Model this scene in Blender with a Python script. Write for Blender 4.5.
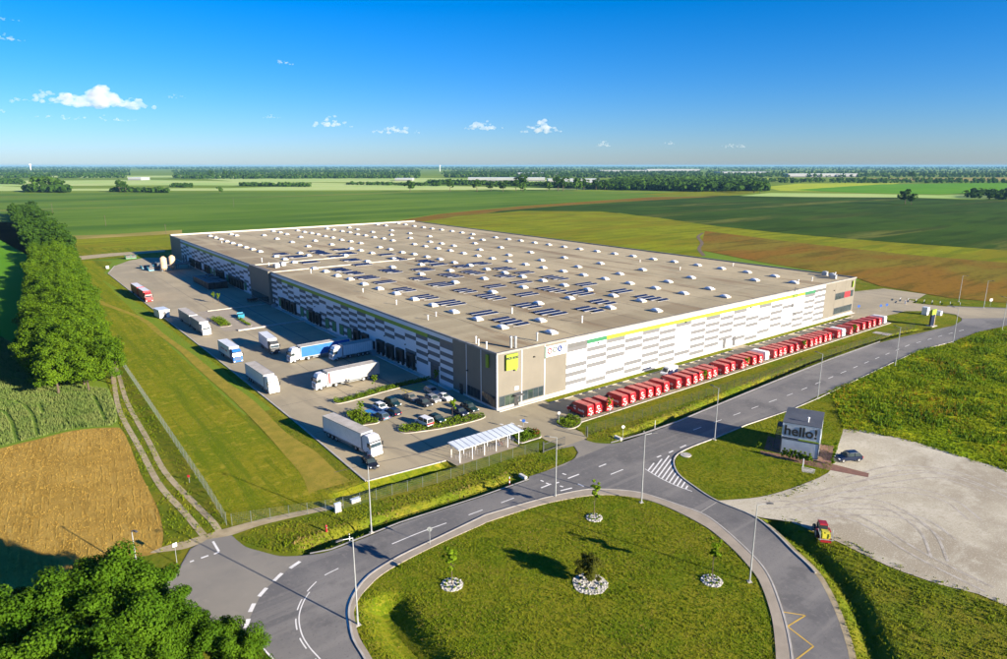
import bpy, bmesh, math, random
import numpy as np
from mathutils import Vector, Matrix
random.seed(7); RNG = np.random.default_rng(11)
for o in list(bpy.data.objects): bpy.data.objects.remove(o)
SC = bpy.context.scene; COL = SC.collection

# ------------------------------------------------------------------ camera
CAMX, CAMY, CAMH = -78.68, -103.866, 50.0
AZ = math.radians(52.2556)                 # viewing direction, from the X axis
FPX = 660.0; IW, IH = 1007.0, 659.0; HOR = 165.5
PITCH = math.atan2(IH/2-HOR, FPX)
cam = bpy.data.cameras.new('camera'); cam_o = bpy.data.objects.new('camera', cam); COL.objects.link(cam_o)
cam.sensor_fit = 'HORIZONTAL'; cam.sensor_width = 36.0; cam.lens = 36.0*FPX/IW
cam.clip_start = 1.0; cam.clip_end = 90000.0
cam_o.location = (CAMX, CAMY, CAMH); cam_o.rotation_euler = (math.pi/2-PITCH, 0, AZ-math.pi/2)
SC.camera = cam_o

# ------------------------------------------------------------------ sky, sun, exposure
SUN_EL = math.radians(16.5)
SDX, SDY = 0.326, -0.9454                  # horizontal direction TOWARDS the sun
wd = bpy.data.worlds.new('World'); SC.world = wd; wd.use_nodes = True
nt = wd.node_tree; nt.nodes.clear()
sk = nt.nodes.new('ShaderNodeTexSky'); sk.sky_type = 'NISHITA'; sk.sun_disc = False
sk.sun_elevation = SUN_EL; sk.sun_rotation = math.atan2(SDX, SDY)
sk.altitude = 0; sk.air_density = 1.0; sk.dust_density = 0.18; sk.ozone_density = 6.6
hs = nt.nodes.new('ShaderNodeHueSaturation'); hs.inputs['Saturation'].default_value = 1.25; hs.inputs['Hue'].default_value = 0.5
gm = nt.nodes.new('ShaderNodeMix'); gm.data_type = 'RGBA'; gm.blend_type = 'MULTIPLY'; gm.inputs[0].default_value = 1.0; gm.inputs[7].default_value = (.63, .64, .78, 1)
bg = nt.nodes.new('ShaderNodeBackground'); bg.inputs['Strength'].default_value = 0.054
wo = nt.nodes.new('ShaderNodeOutputWorld')
nt.links.new(sk.outputs[0], hs.inputs['Color']); nt.links.new(hs.outputs[0], gm.inputs[6]); nt.links.new(gm.outputs[2], bg.inputs['Color']); nt.links.new(bg.outputs[0], wo.inputs['Surface'])
sl = bpy.data.lights.new('sun', 'SUN'); sl.energy = 3.7; sl.angle = math.radians(0.55); sl.color = (1.0, 0.88, 0.71)
so = bpy.data.objects.new('sun', sl); COL.objects.link(so)
sdir = Vector((SDX*math.cos(SUN_EL), SDY*math.cos(SUN_EL), math.sin(SUN_EL)))
so.rotation_euler = sdir.to_track_quat('Z', 'Y').to_euler(); so.location = (0, -60, 120)
SC.view_settings.view_transform = 'Standard'; SC.view_settings.look = 'None'
SC.view_settings.exposure = 2.1; SC.view_settings.gamma = 1.0
SC.view_settings.use_curve_mapping = False
SC.render.engine = 'CYCLES'; SC.cycles.volume_bounces = 2; SC.cycles.max_bounces = 6; SC.cycles.transparent_max_bounces = 8

# ------------------------------------------------------------------ helpers
_ca, _sa, _cp, _sp = math.cos(AZ), math.sin(AZ), math.cos(PITCH), math.sin(PITCH)
def G(px, py, z=0.0):
    """ground (or height z) point of the site seen at a spot measured in the survey picture"""
    u = px-IW/2; w = IH/2-py
    fw = FPX*_cp+w*_sp; up = -FPX*_sp+w*_cp; t = (z-CAMH)/up
    r = u*t; fw *= t
    return (CAMX+r*_sa+fw*_ca, CAMY-r*_ca+fw*_sa)
def GL(pts, z=0.0): return [G(x, y, z) for x, y in pts]
def smooth(pts, n=6, closed=False):
    P = [Vector(p) for p in pts]; out = []; N = len(P)
    rng = range(N) if closed else range(N-1)
    for i in rng:
        p1, p2 = P[i], P[(i+1) % N]
        p0 = P[i-1] if (closed or i > 0) else 2*p1-p2
        p3 = P[(i+2) % N] if (closed or i+2 < N) else 2*p2-p1
        for k in range(n):
            t = k/n
            out.append(tuple(0.5*((2*p1)+(p2-p0)*t+(2*p0-5*p1+4*p2-p3)*t*t+(3*p1-p0-3*p2+p3)*t**3)))
    if not closed: out.append(tuple(P[-1]))
    return out
def resample(pts, step):
    out = [pts[0]]; acc = 0.0
    for a, b in zip(pts[:-1], pts[1:]):
        d = math.hypot(b[0]-a[0], b[1]-a[1])
        while acc+d >= step:
            t = (step-acc)/d; a = (a[0]+(b[0]-a[0])*t, a[1]+(b[1]-a[1])*t); out.append(a)
            d = math.hypot(b[0]-a[0], b[1]-a[1]); acc = 0.0
        acc += d
    return out
def offset_line(pts, d):
    out = []; n = len(pts)
    for i in range(n):
        a = pts[max(i-1, 0)]; b = pts[min(i+1, n-1)]
        dx, dy = b[0]-a[0], b[1]-a[1]; l = math.hypot(dx, dy) or 1
        out.append((pts[i][0]-dy/l*d, pts[i][1]+dx/l*d))
    return out
def seg_dist(X, Y, pts):
    D = np.full(np.shape(X), 1e9)
    for (ax, ay), (bx, by) in zip(pts[:-1], pts[1:]):
        dx, dy = bx-ax, by-ay; L = dx*dx+dy*dy
        t = np.clip(((X-ax)*dx+(Y-ay)*dy)/L, 0, 1)
        D = np.minimum(D, np.hypot(X-(ax+t*dx), Y-(ay+t*dy)))
    return D
def seg_sdist(X, Y, pts):
    '''signed distance to a line, positive on its left'''
    X = np.asarray(X, float); D = np.full(np.shape(X), 1e9); S = np.ones(np.shape(X))
    for (ax, ay), (bx, by) in zip(pts[:-1], pts[1:]):
        dx, dy = bx-ax, by-ay; L = dx*dx+dy*dy
        t = np.clip(((X-ax)*dx+(Y-ay)*dy)/L, 0, 1)
        d = np.hypot(X-(ax+t*dx), Y-(ay+t*dy)); k = d < D
        D = np.where(k, d, D); S = np.where(k, np.sign(dx*(Y-ay)-dy*(X-ax)), S)
    return D*S
def inside(X, Y, poly):
    r = np.zeros(np.shape(X), bool); n = len(poly); j = n-1
    for i in range(n):
        xi, yi = poly[i]; xj, yj = poly[j]
        c = ((yi > Y) != (yj > Y)) & (X < (xj-xi)*(Y-yi)/((yj-yi) or 1e-9)+xi)
        r ^= c; j = i
    return r
def put(o, parent=None):
    COL.objects.link(o)
    if parent is not None: o.parent = parent
    return o
def tag(o, label=None, cat=None, group=None, kind=None):
    if label: o['label'] = label
    if cat: o['category'] = cat
    if group: o['group'] = group
    if kind: o['kind'] = kind
    return o
def empty(name, loc, rz=0.0, label=None, cat=None, group=None):
    o = bpy.data.objects.new(name, None); COL.objects.link(o); o.location = loc; o.rotation_euler = (0, 0, rz)
    o.empty_display_size = 0.3
    return tag(o, label, cat, group)
def copy_tree(o, parent=None):
    c = o.copy(); COL.objects.link(c); c.parent = parent
    for ch in list(KIDS.get(o.name, [])) : copy_tree(ch, c)
    return c
KIDS = {}
class MB:
    def __init__(s): s.v = []; s.f = []; s.mi = []; s.m = 0
    def add(s, vs, fs):
        b = len(s.v); s.v += [tuple(v) for v in vs]
        for f in fs: s.f.append([b+i for i in f]); s.mi.append(s.m)
        return s
    def box(s, x0, x1, y0, y1, z0, z1):
        return s.add([(x0,y0,z0),(x1,y0,z0),(x1,y1,z0),(x0,y1,z0),(x0,y0,z1),(x1,y0,z1),(x1,y1,z1),(x0,y1,z1)],
                     [(0,3,2,1),(4,5,6,7),(0,1,5,4),(1,2,6,5),(2,3,7,6),(3,0,4,7)])
    def cbox(s, c, d):
        return s.box(c[0]-d[0]/2, c[0]+d[0]/2, c[1]-d[1]/2, c[1]+d[1]/2, c[2]-d[2]/2, c[2]+d[2]/2)
    def prism(s, poly, z0, z1):
        n = len(poly)
        return s.add([(x,y,z0) for x,y in poly]+[(x,y,z1) for x,y in poly],
                     [tuple(range(n-1,-1,-1)), tuple(range(n,2*n))]+[(i,(i+1)%n,n+(i+1)%n,n+i) for i in range(n)])
    def shell(s, prof):
        """side profile (x, z, half width) closed into a solid symmetric about y = 0"""
        n = len(prof)
        return s.add([(x,-w,z) for x,z,w in prof]+[(x,w,z) for x,z,w in prof],
                     [tuple(range(n)), tuple(range(2*n-1,n-1,-1))]+[(i,n+i,n+(i+1)%n,(i+1)%n) for i in range(n)])
    def tube(s, a, b, r0, r1=None, n=8, caps=True):
        r1 = r0 if r1 is None else r1
        a, b = Vector(a), Vector(b); d = (b-a).normalized()
        u = d.cross(Vector((0,0,1)) if abs(d.z) < .9 else Vector((1,0,0))).normalized(); w = d.cross(u)
        vs = []
        for p, r in ((a,r0),(b,r1)):
            for k in range(n):
                t = 2*math.pi*k/n; vs.append(p+u*math.cos(t)*r+w*math.sin(t)*r)
        fs = [(k,n+k,n+(k+1)%n,(k+1)%n) for k in range(n)]
        if caps: fs += [tuple(range(n)), tuple(range(2*n-1,n-1,-1))]
        return s.add(vs, fs)
    def blob(s, c, r, n=1, amp=.2):
        bm = bmesh.new(); bmesh.ops.create_icosphere(bm, subdivisions=n, radius=1)
        vs = []
        for v in bm.verts:
            k = 1+random.uniform(-amp, amp); vs.append((c[0]+v.co.x*r[0]*k, c[1]+v.co.y*r[1]*k, c[2]+v.co.z*r[2]*k))
        fs = [[q.index for q in f.verts] for f in bm.faces]; bm.free()
        return s.add(vs, fs)
    def mesh(s, name, mats):
        me = bpy.data.meshes.new(name); me.from_pydata(s.v, [], s.f)
        for m in (mats if isinstance(mats, (list, tuple)) else [mats]): me.materials.append(m)
        if any(s.mi): me.polygons.foreach_set('material_index', s.mi)
        me.validate(); me.update()
        return me
    def build(s, name, mats, parent=None, bevel=0.0, smooth=False):
        me = s.mesh(name, mats)
        if bevel or smooth:
            bm = bmesh.new(); bm.from_mesh(me); bmesh.ops.recalc_face_normals(bm, faces=bm.faces)
            if bevel:
                es = [e for e in bm.edges if e.is_manifold and e.calc_face_angle(0) > .5]
                bmesh.ops.bevel(bm, geom=es, offset=bevel, segments=2, affect='EDGES', clamp_overlap=True)
            if smooth:
                for f in bm.faces: f.smooth = True
            bm.to_mesh(me); bm.free()
        o = bpy.data.objects.new(name, me); put(o, parent)
        if parent is not None: KIDS.setdefault(parent.name, []).append(o)
        return o
def inst(me, name, parent, loc=(0,0,0), rz=0.0, scale=None):
    o = bpy.data.objects.new(name, me); put(o, parent); o.location = loc; o.rotation_euler = (0,0,rz)
    if scale: o.scale = scale
    if parent is not None: KIDS.setdefault(parent.name, []).append(o)
    return o
def npmesh(name, V, F, mats, mi=None):
    """V (n,3), F (m,k) faces all of k corners"""
    me = bpy.data.meshes.new(name); n = len(V); m, k = F.shape
    me.vertices.add(n); me.vertices.foreach_set('co', np.asarray(V, np.float32).ravel())
    me.loops.add(m*k); me.loops.foreach_set('vertex_index', F.astype(np.int32).ravel())
    me.polygons.add(m); me.polygons.foreach_set('loop_start', np.arange(0, m*k, k, dtype=np.int32))
    try: me.polygons.foreach_set('loop_total', np.full(m, k, np.int32))
    except Exception: pass
    for q in (mats if isinstance(mats, (list, tuple)) else [mats]): me.materials.append(q)
    if mi is not None: me.polygons.foreach_set('material_index', np.asarray(mi, np.int32))
    me.update(calc_edges=True)
    return me

# ------------------------------------------------------------------ materials
def mat(name, col, rough=.7, col2=None, scale=1.0, detail=5, bump=0.0, bscale=None, metal=0.0, spec=.5, lo=.35, hi=.65, coords='pos', extra=None, trans=0.0, stretch=None):
    """principled material; colour varies between col and col2 by noise; extra = list of (colour, scale, lo, hi, strength[, stretch])"""
    m = bpy.data.materials.new(name); m.use_nodes = True; t = m.node_tree; t.nodes.clear(); L = t.links.new
    out = t.nodes.new('ShaderNodeOutputMaterial'); b = t.nodes.new('ShaderNodeBsdfPrincipled')
    b.inputs['Roughness'].default_value = rough; b.inputs['Metallic'].default_value = metal; b.inputs['Specular IOR Level'].default_value = spec
    b.inputs['Base Color'].default_value = (*col, 1)
    pos = None
    def P():
        nonlocal pos
        if pos is None:
            if coords == 'pos': pos = t.nodes.new('ShaderNodeNewGeometry').outputs['Position']
            else: pos = t.nodes.new('ShaderNodeTexCoord').outputs['Object']
        return pos
    def noise(sc, det=5, st=None):
        src = P()
        if st:
            mp = t.nodes.new('ShaderNodeMapping'); mp.inputs['Scale'].default_value = st[:3]
            if len(st) > 3: mp.inputs['Rotation'].default_value = (0, 0, st[3])
            L(src, mp.inputs[0]); src = mp.outputs[0]
        n = t.nodes.new('ShaderNodeTexNoise'); n.inputs['Scale'].default_value = sc; n.inputs['Detail'].default_value = det; n.inputs['Roughness'].default_value = .6
        L(src, n.inputs['Vector']); return n.outputs['Fac']
    def ramp(f, a, z):
        r = t.nodes.new('ShaderNodeMapRange'); r.inputs['From Min'].default_value = a; r.inputs['From Max'].default_value = z; r.interpolation_type = 'SMOOTHSTEP'
        L(f, r.inputs['Value']); return r.outputs[0]
    cur = None
    if col2:
        mx = t.nodes.new('ShaderNodeMix'); mx.data_type = 'RGBA'
        mx.inputs[6].default_value = (*col, 1); mx.inputs[7].default_value = (*col2, 1)
        L(ramp(noise(scale, detail, stretch), lo, hi), mx.inputs[0]); cur = mx.outputs[2]
    for ex in (extra or []):
        mx = t.nodes.new('ShaderNodeMix'); mx.data_type = 'RGBA'
        if cur is not None: L(cur, mx.inputs[6])
        else: mx.inputs[6].default_value = (*col, 1)
        mx.inputs[7].default_value = (*ex[0], 1)
        f = ramp(noise(ex[1], 5, ex[5] if len(ex) > 5 else None), ex[2], ex[3])
        ml = t.nodes.new('ShaderNodeMath'); ml.operation = 'MULTIPLY'; ml.inputs[1].default_value = ex[4]; L(f, ml.inputs[0]); L(ml.outputs[0], mx.inputs[0]); cur = mx.outputs[2]
    if cur is not None: L(cur, b.inputs['Base Color'])
    if bump:
        bn = t.nodes.new('ShaderNodeBump'); bn.inputs['Strength'].default_value = min(bump, 1); bn.inputs['Distance'].default_value = .1*max(1, bump)
        L(noise(bscale or scale*4, 4), bn.inputs['Height']); L(bn.outputs[0], b.inputs['Normal'])
    if trans:
        tr = t.nodes.new('ShaderNodeBsdfTranslucent'); ms = t.nodes.new('ShaderNodeMixShader'); ms.inputs[0].default_value = trans
        if cur is not None: L(cur, tr.inputs[0])
        else: tr.inputs[0].default_value = (*col, 1)
        L(b.outputs[0], ms.inputs[1]); L(tr.outputs[0], ms.inputs[2]); L(ms.outputs[0], out.inputs[0])
    else: L(b.outputs[0], out.inputs[0])
    return m
M = {}
# colour corrections per material (r, g, b), after comparing the surfaces with the place
TUNE = {'verge':(1.2,1.22,.75),'lawn':(1.45,1.5,.6),'lawn_yard':(1.3,1.4,.5),'dry':(1.15,1.2,.7),'meadow':(2.4,2.9,.6),'far_field':(1.1,1.25,.45),'green_field':(1.3,1.35,.65),
 'dark_field':(.85,1.0,.45),'orange_field':(1.1,.86,.32),'yellow_field':(1.2,1.3,.2),'pale_field':(1.6,1.8,1.6),'tan_field':(1.1,1.1,.8),'bright_field':(1.1,1.4,.4),'canola_field':(1.1,1.25,.6),
 'wheat':(1.3,1.6,.9),'stubble':(1.15,1.2,.8),'straw':(1.15,1.2,.8),'concrete':(1.15,1.1,.88),'roof':(1.45,1.38,1.05),'asphalt':(1.15,1.12,1.04),'asphalt_old':(1.2,1.16,1.04),'gravel':(1.15,1.15,1.05),
 'paver':(1.1,1.05,.95),'clad_tan':(.45,.44,.41),'leaf_belt':(1.15,1.35,.5),'leaf_near':(.92,.95,.4),'leaf_young':(.85,1.0,.5),'leaf_hedge':(1.1,1.4,.5),'leaf_far':(.9,1.15,.5),'leaf_dark':(.9,1.1,.6),'leaf_shrub':(1.2,1.5,.5),'leaf_poplar':(1.1,1.3,.6),
 'grass_lawn':(1.5,1.55,.5),'grass_meadow':(1.7,1.9,.5),'grass_orange':(1.3,1.3,.5),'grass_wheat':(1.5,1.5,1.3),'track':(1.1,1.1,1.0)}
def mm(k, *a, **kw):
    if k in TUNE:
        f = lambda c: tuple(min(x*y, .85) for x, y in zip(c, TUNE[k])); a = list(a); a[0] = f(a[0])
        if len(a) > 2 and a[2]: a[2] = f(a[2])
        if kw.get('extra'): kw['extra'] = [(f(e[0]),)+tuple(e[1:]) for e in kw['extra']]
    M[k] = mat(k, *a, **kw); return M[k]
# ground covers
mm('verge', (.085,.115,.012), .9, (.15,.135,.022), .12, bump=1, bscale=5, spec=.03, extra=[((.05,.075,.010), .9, .45, .7, .7), ((.23,.17,.05), .35, .62, .75, .6)])
mm('lawn', (.075,.10,.010), .9, (.12,.12,.018), .10, bump=1, bscale=6, spec=.03, lo=.42, hi=.58, extra=[((.045,.07,.008), 1.6, .47, .6, .8), ((.17,.145,.035), 2.6, .52, .64, .6), ((.14,.125,.025), .3, .5, .62, .5)])
mm('hall', (.27,.28,.29), .7, (.23,.24,.25), .01)
mm('lawn_yard', (.105,.12,.014), .9, (.16,.14,.022), .05, bump=1, bscale=4, spec=.03, lo=.42, hi=.58, extra=[((.06,.08,.010), 2.8, .48, .6, .7), ((.19,.165,.035), 1.4, .5, .6, .7), ((.24,.185,.055), .45, .55, .63, .7), ((.06,.09,.012), .5, .5, .6, .6, (1,.05,1,-.05)), ((.065,.088,.010), .7, .45, .7, .6), ((.2,.16,.04), .22, .6, .75, .5), ((.075,.1,.012), .25, .5, .6, .5, (1,.06,1,-.05))])
mm('dry', (.26,.19,.055), .9, (.19,.155,.04), .4, bump=.8, bscale=4, spec=.03)
mm('meadow', (.085,.10,.011), .9, (.16,.13,.018), .07, bump=1, bscale=3, spec=.03, extra=[((.03,.05,.008), .35, .5, .68, .85), ((.17,.09,.02), .16, .58, .75, .5)])
mm('far_field', (.12,.165,.045), .9, (.16,.19,.06), .0018, spec=.03)
mm('green_field', (.065,.12,.022), .9, (.085,.14,.03), .004, spec=.03, lo=.42, hi=.58, extra=[((.04,.085,.02), .007, .5, .6, .75, (.2,1,1,.55)), ((.15,.15,.06), .009, .56, .64, .7, (.12,1,1,.55)), ((.1,.15,.04), .03, .48, .62, .6, (.12,1,1,.55))])
mm('dark_field', (.035,.062,.014), .9, (.05,.085,.018), .006, spec=.03, bump=1, bscale=.3, lo=.44, hi=.58, extra=[((.17,.15,.07), .010, .54, .62, .8, (.3,2.0,1,-.45)), ((.026,.045,.011), .04, .5, .6, .8, (.15,1,1,-.45)), ((.06,.085,.022), .12, .5, .62, .6, (.15,1,1,-.45))])
mm('orange_field', (.165,.125,.05), .9, (.15,.165,.055), .012, spec=.03, bump=1, bscale=.5, lo=.44, hi=.58, extra=[((.17,.185,.06), .016, .47, .58, .8, (.35,1,1,-.35)), ((.20,.115,.05), .02, .48, .6, .7, (.3,1,1,-.35)), ((.08,.085,.03), .10, .5, .62, .7, (.15,1,1,-.35)), ((.10,.085,.04), .35, .5, .65, .6), ((.22,.16,.07), .8, .52, .66, .5)])
mm('yellow_field', (.18,.18,.05), .9, (.14,.15,.045), .02, spec=.03, bump=1, bscale=.5, lo=.45, hi=.58, extra=[((.15,.115,.05), .025, .47, .6, .7, (.3,1,1,-.35)), ((.085,.105,.035), .12, .48, .62, .7, (.2,1,1,-.35)), ((.11,.12,.04), .5, .5, .62, .6)])
mm('tan_field', (.30,.24,.10), .9, (.20,.18,.06), .02, spec=.03)
mm('pale_field', (.20,.25,.08), .9, (.26,.27,.11), .004, spec=.03)
mm('bright_field', (.08,.17,.02), .9, (.10,.19,.03), .01, spec=.03)
mm('canola_field', (.34,.35,.05), .9, (.27,.29,.05), .01, spec=.03)
mm('wheat', (.08,.115,.028), .9, (.12,.14,.04), .15, spec=.03, bump=1, bscale=5, extra=[((.05,.085,.022), 2.0, .45, .7, .7)])
mm('stubble', (.25,.155,.05), .9, (.33,.21,.075), .12, spec=.03, bump=1, bscale=6, extra=[((.17,.10,.03), 1.1, .5, .68, .7, (1,.09,1,-.12)), ((.38,.26,.11), .6, .55, .7, .6, (1,.1,1,-.12)), ((.2,.12,.04), 2.5, .5, .7, .5)])
mm('straw', (.34,.22,.075), .95, (.24,.145,.045), .8, spec=.03, bump=1, bscale=8)
mm('soil_dark', (.09,.06,.03), .95, (.14,.10,.05), .3)
mm('track', (.34,.28,.19), .95, (.26,.21,.13), .5, bump=.6, bscale=6, extra=[((.14,.135,.04), .5, .6, .75, .6)])
mm('gravel', (.40,.365,.30), .95, (.33,.295,.235), .09, bump=.8, bscale=9, extra=[((.25,.215,.165), .028, .47, .56, .85), ((.45,.42,.36), .11, .5, .6, .6, (.3,1,1,.6)),  ((.46,.43,.37), .25, .5, .66, .6), ((.27,.23,.17), .6, .56, .7, .5), ((.28,.25,.2), 2.2, .5, .64, .6), ((.5,.47,.42), 4.5, .54, .66, .6)])
mm('asphalt', (.105,.105,.11), .85, (.155,.152,.152), .05, bump=.5, bscale=14, lo=.42, hi=.6, extra=[((.20,.195,.19), .3, .5, .64, .55, (.04,1,1,0)), ((.075,.075,.08), .12, .54, .66, .6), ((.17,.165,.16), 1.3, .52, .66, .5), ((.07,.07,.072), 3.0, .56, .68, .5)])
mm('asphalt_old', (.20,.19,.175), .88, (.155,.15,.145), .08, bump=.5, bscale=14, extra=[((.25,.24,.22), .5, .55, .75, .4), ((.12,.12,.118), .25, .62, .74, .5)])
mm('concrete', (.30,.265,.215), .85, (.25,.225,.185), .05, bump=.3, bscale=10, lo=.42, hi=.58, extra=[((.22,.195,.16), .18, .5, .62, .6, (1,.08,1,0)), ((.2,.18,.15), .35, .55, .75, .45, (1,.15,1,0)), ((.33,.3,.25), .12, .5, .7, .4), ((.14,.13,.115), .9, .66, .78, .4)])
mm('paver', (.30,.27,.23), .85, (.25,.225,.19), .5, bump=.3, bscale=8)
mm('kerb', (.42,.40,.36), .85, (.33,.31,.27), .7)
mm('tyre_gravel', (.44,.405,.345), .95, (.30,.265,.21), .9, bump=.8, bscale=9, extra=[((.38,.35,.29), 3.0, .5, .64, .6)])
mm('brick_path', (.20,.10,.07), .85, (.15,.075,.055), 1.2, bump=.5, bscale=8)
mm('white_line', (.72,.71,.68), .7, (.55,.54,.51), .9, lo=.45, hi=.75)
mm('yellow_line', (.62,.40,.05), .7, (.5,.33,.06), .9)
mm('blue_line', (.02,.20,.50), .7, (.03,.16,.38), .9)
mm('yellow_kerb', (.55,.42,.02), .7, (.42,.33,.03), .9)
mm('pebble', (.55,.53,.48), .9, (.38,.36,.32), 3.0, bump=1, bscale=8)
# building
mm('clad_white', (.70,.71,.73), .6, (.65,.66,.68), .2, spec=.3)
mm('clad_grey', (.128,.131,.136), .6, (.118,.121,.126), .2, spec=.3)
mm('clad_tan', (.36,.335,.29), .55, (.32,.30,.26), .2, spec=.3)
mm('lime', (.23,.34,.012), .6, (.21,.31,.012), .3)
mm('green', (.012,.14,.055), .6, (.012,.12,.05), .3); mm('dark_green', (.025,.10,.05), .5, (.02,.09,.045), .3); mm('clad_dark', (.085,.09,.09), .5, (.1,.1,.1), .3)
mm('plinth', (.55,.54,.50), .8, (.46,.45,.41), .4)
mm('roof', (.27,.235,.185), .9, (.21,.185,.145), .03, bump=.2, bscale=3, lo=.42, hi=.58, extra=[((.14,.11,.078), .05, .5, .6, .6, (1,.12,1,0)), ((.28,.25,.205), .09, .5, .6, .5, (.1,1,1,0)), ((.13,.088,.055), .2, .55, .64, .6, (1,.15,1,0)), ((.16,.135,.1), 1.2, .54, .66, .4)])
mm('roof_seam', (.10,.09,.075), .9); mm('coping', (.20,.19,.175), .6, (.26,.25,.23), .5); mm('roof_curb', (.45,.43,.38), .8, (.36,.34,.3), .6)
mm('dome', (.80,.83,.86), .25, (.72,.75,.78), .5)
mm('solar', (.008,.014,.045), .35, (.012,.02,.06), 2.0, spec=.25); mm('solar_frame', (.22,.23,.25), .5, metal=.3)
mm('glass', (.02,.03,.035), .06, (.035,.05,.055), .4); mm('glass_green', (.05,.075,.05), .1, (.02,.03,.03), .35)
mm('black', (.012,.012,.013), .6, (.022,.022,.022), 1.0); mm('rubber', (.018,.018,.018), .85, (.03,.028,.026), 3.0)
mm('dark_grey', (.06,.062,.066), .6, (.085,.085,.09), .8)
mm('steel', (.42,.44,.46), .4, (.35,.37,.39), .8, metal=.4); mm('galv', (.36,.38,.39), .5, (.30,.32,.33), 1.5, metal=.3)
mm('fence_green', (.09,.11,.10), .5, (.12,.14,.13), .8); mm('fence_dark', (.035,.04,.04), .6, (.05,.055,.055), .8)
mm('door_green', (.035,.22,.07), .5, (.03,.18,.06), .6); mm('white', (.74,.74,.73), .45, (.66,.66,.65), .8)
mm('tin', (.62,.68,.74), .45, (.56,.62,.68), .6, metal=.15)
# vehicles
mm('v_red', (.42,.012,.02), .35, (.34,.010,.018), .8); mm('v_redroof', (.50,.10,.075), .5, (.42,.08,.06), .9)
mm('v_white', (.72,.73,.74), .3, (.66,.67,.68), .8); mm('v_grey', (.36,.35,.33), .6, (.30,.29,.275), .8); mm('v_silver', (.45,.46,.47), .3, metal=.5)
mm('v_blue', (.008,.12,.42), .4, (.008,.10,.36), .8); mm('v_black', (.010,.011,.014), .22); mm('v_navy', (.010,.018,.045), .22); mm('v_teal', (.008,.03,.035), .22); mm('v_bluegrey', (.12,.19,.27), .3, metal=.4)
mm('v_beige', (.30,.27,.22), .35, metal=.3); mm('v_dgrey', (.07,.075,.08), .3, metal=.4)
mm('trailer_roof', (.46,.43,.38), .7, (.36,.33,.28), .5); mm('trailer_roofb', (.62,.66,.70), .6, (.55,.58,.62), .6)
mm('chassis', (.03,.03,.032), .7, (.05,.048,.045), 1.5); mm('rim', (.40,.41,.42), .4, metal=.5)
mm('lamp_red', (.35,.01,.01), .3); mm('lamp_clear', (.75,.77,.8), .15); mm('orange', (.5,.14,.03), .6, (.42,.12,.03), .5); mm('plate', (.7,.7,.68), .5)
mm('cyan', (.03,.28,.42), .5, (.03,.22,.34), .8); mm('cream', (.55,.42,.28), .6, (.46,.33,.2), .5); mm('tr_red', (.30,.015,.02), .4, (.24,.015,.02), 1.5); mm('tr_yellow', (.55,.50,.04), .45, (.46,.42,.05), 1.0)
mm('sign_blue', (.02,.09,.35), .5); mm('sign_red', (.30,.012,.02), .5); mm('sign_greygreen', (.035,.06,.055), .5); mm('sign_deepblue', (.006,.028,.13), .5)
mm('cont', (.58,.63,.68), .6, (.50,.55,.60), .4); mm('cont_roof', (.075,.085,.105), .6, (.10,.11,.13), .4)
# plants
def leafmat(k, a, b, c):
    return mm(k, a, .8, b, .18, spec=.06, trans=.28, extra=[(c, .9, .5, .68, .8)])
leafmat('leaf_belt', (.055,.095,.012), (.085,.125,.014), (.032,.065,.009)); leafmat('leaf_near', (.05,.115,.012), (.08,.155,.016), (.03,.08,.009))
leafmat('leaf_young', (.13,.19,.012), (.17,.22,.018), (.09,.14,.01)); leafmat('leaf_hedge', (.08,.11,.014), (.12,.14,.02), (.05,.075,.01)); leafmat('leaf_red', (.20,.04,.02), (.28,.06,.03), (.12,.03,.015))
leafmat('leaf_far', (.035,.065,.016), (.05,.085,.02), (.025,.05,.014)); leafmat('leaf_dark', (.026,.05,.014), (.036,.065,.018), (.02,.038,.012)); leafmat('leaf_shrub', (.07,.10,.016), (.1,.13,.02), (.045,.07,.01))
leafmat('leaf_bush', (.055,.065,.008), (.08,.085,.010), (.035,.045,.006)); leafmat('leaf_poplar', (.05,.09,.022), (.065,.11,.026), (.038,.07,.018))
leafmat('grass_lawn', (.08,.115,.012), (.125,.135,.02), (.055,.085,.010)); leafmat('grass_meadow', (.085,.115,.014), (.12,.13,.02), (.055,.08,.010)); leafmat('grass_orange', (.17,.10,.02), (.12,.11,.018), (.22,.11,.025)); leafmat('grass_wheat', (.09,.13,.035), (.125,.15,.05), (.06,.10,.028))
leafmat('grass_dry', (.26,.19,.06), (.2,.16,.045), (.3,.22,.08))
mm('bark', (.10,.075,.05), .9, (.07,.05,.035), 2.0, coords='obj')

# ================================================================== TERRAIN
# ditches: (centre line, half width, depth)
D1a = smooth(GL([(300,553),(356,533),(400,519.5),(440,507),(480,494.5),(509,484),(523,478)]), 4)
D1b = smooth(GL([(618,439.5),(647,429.6),(680,417),(700,409.2),(762,383.2),(837,352.2),(906,332),(930,328)]), 4)
D2 = smooth(GL([(772,520),(810,547),(842,580),(862,615),(880,662),(893,700)]), 4)
D3 = smooth(GL([(388,607),(397,625),(412,645),(428,662),(445,690)]), 4)
D4 = [(-43.0,-14.6),(-21.2,-16.0)]
D5 = [(8.5,-17.3),(40,-17.2),(90,-17.3),(146,-17.2)]
def prof(d, w, dep):
    t = np.clip(d/w, 0, 1); return -dep*(.5+.5*np.cos(np.pi*t))
def ditch(sd, dep, s0, s1, s2, edge=.3):
    # steep bank on the right hand (sunward) side, flat bed, gentle far slope
    return np.interp(sd, [-s0, -s0+edge, s1, s2], [0, -dep, -dep*.96, 0])
def ends(X, pts, m=1.6):
    a, b = min(p[0] for p in pts), max(p[0] for p in pts)
    return np.clip((np.asarray(X)-a)/m, 0, 1)*np.clip((b-np.asarray(X))/m, 0, 1)
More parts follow.
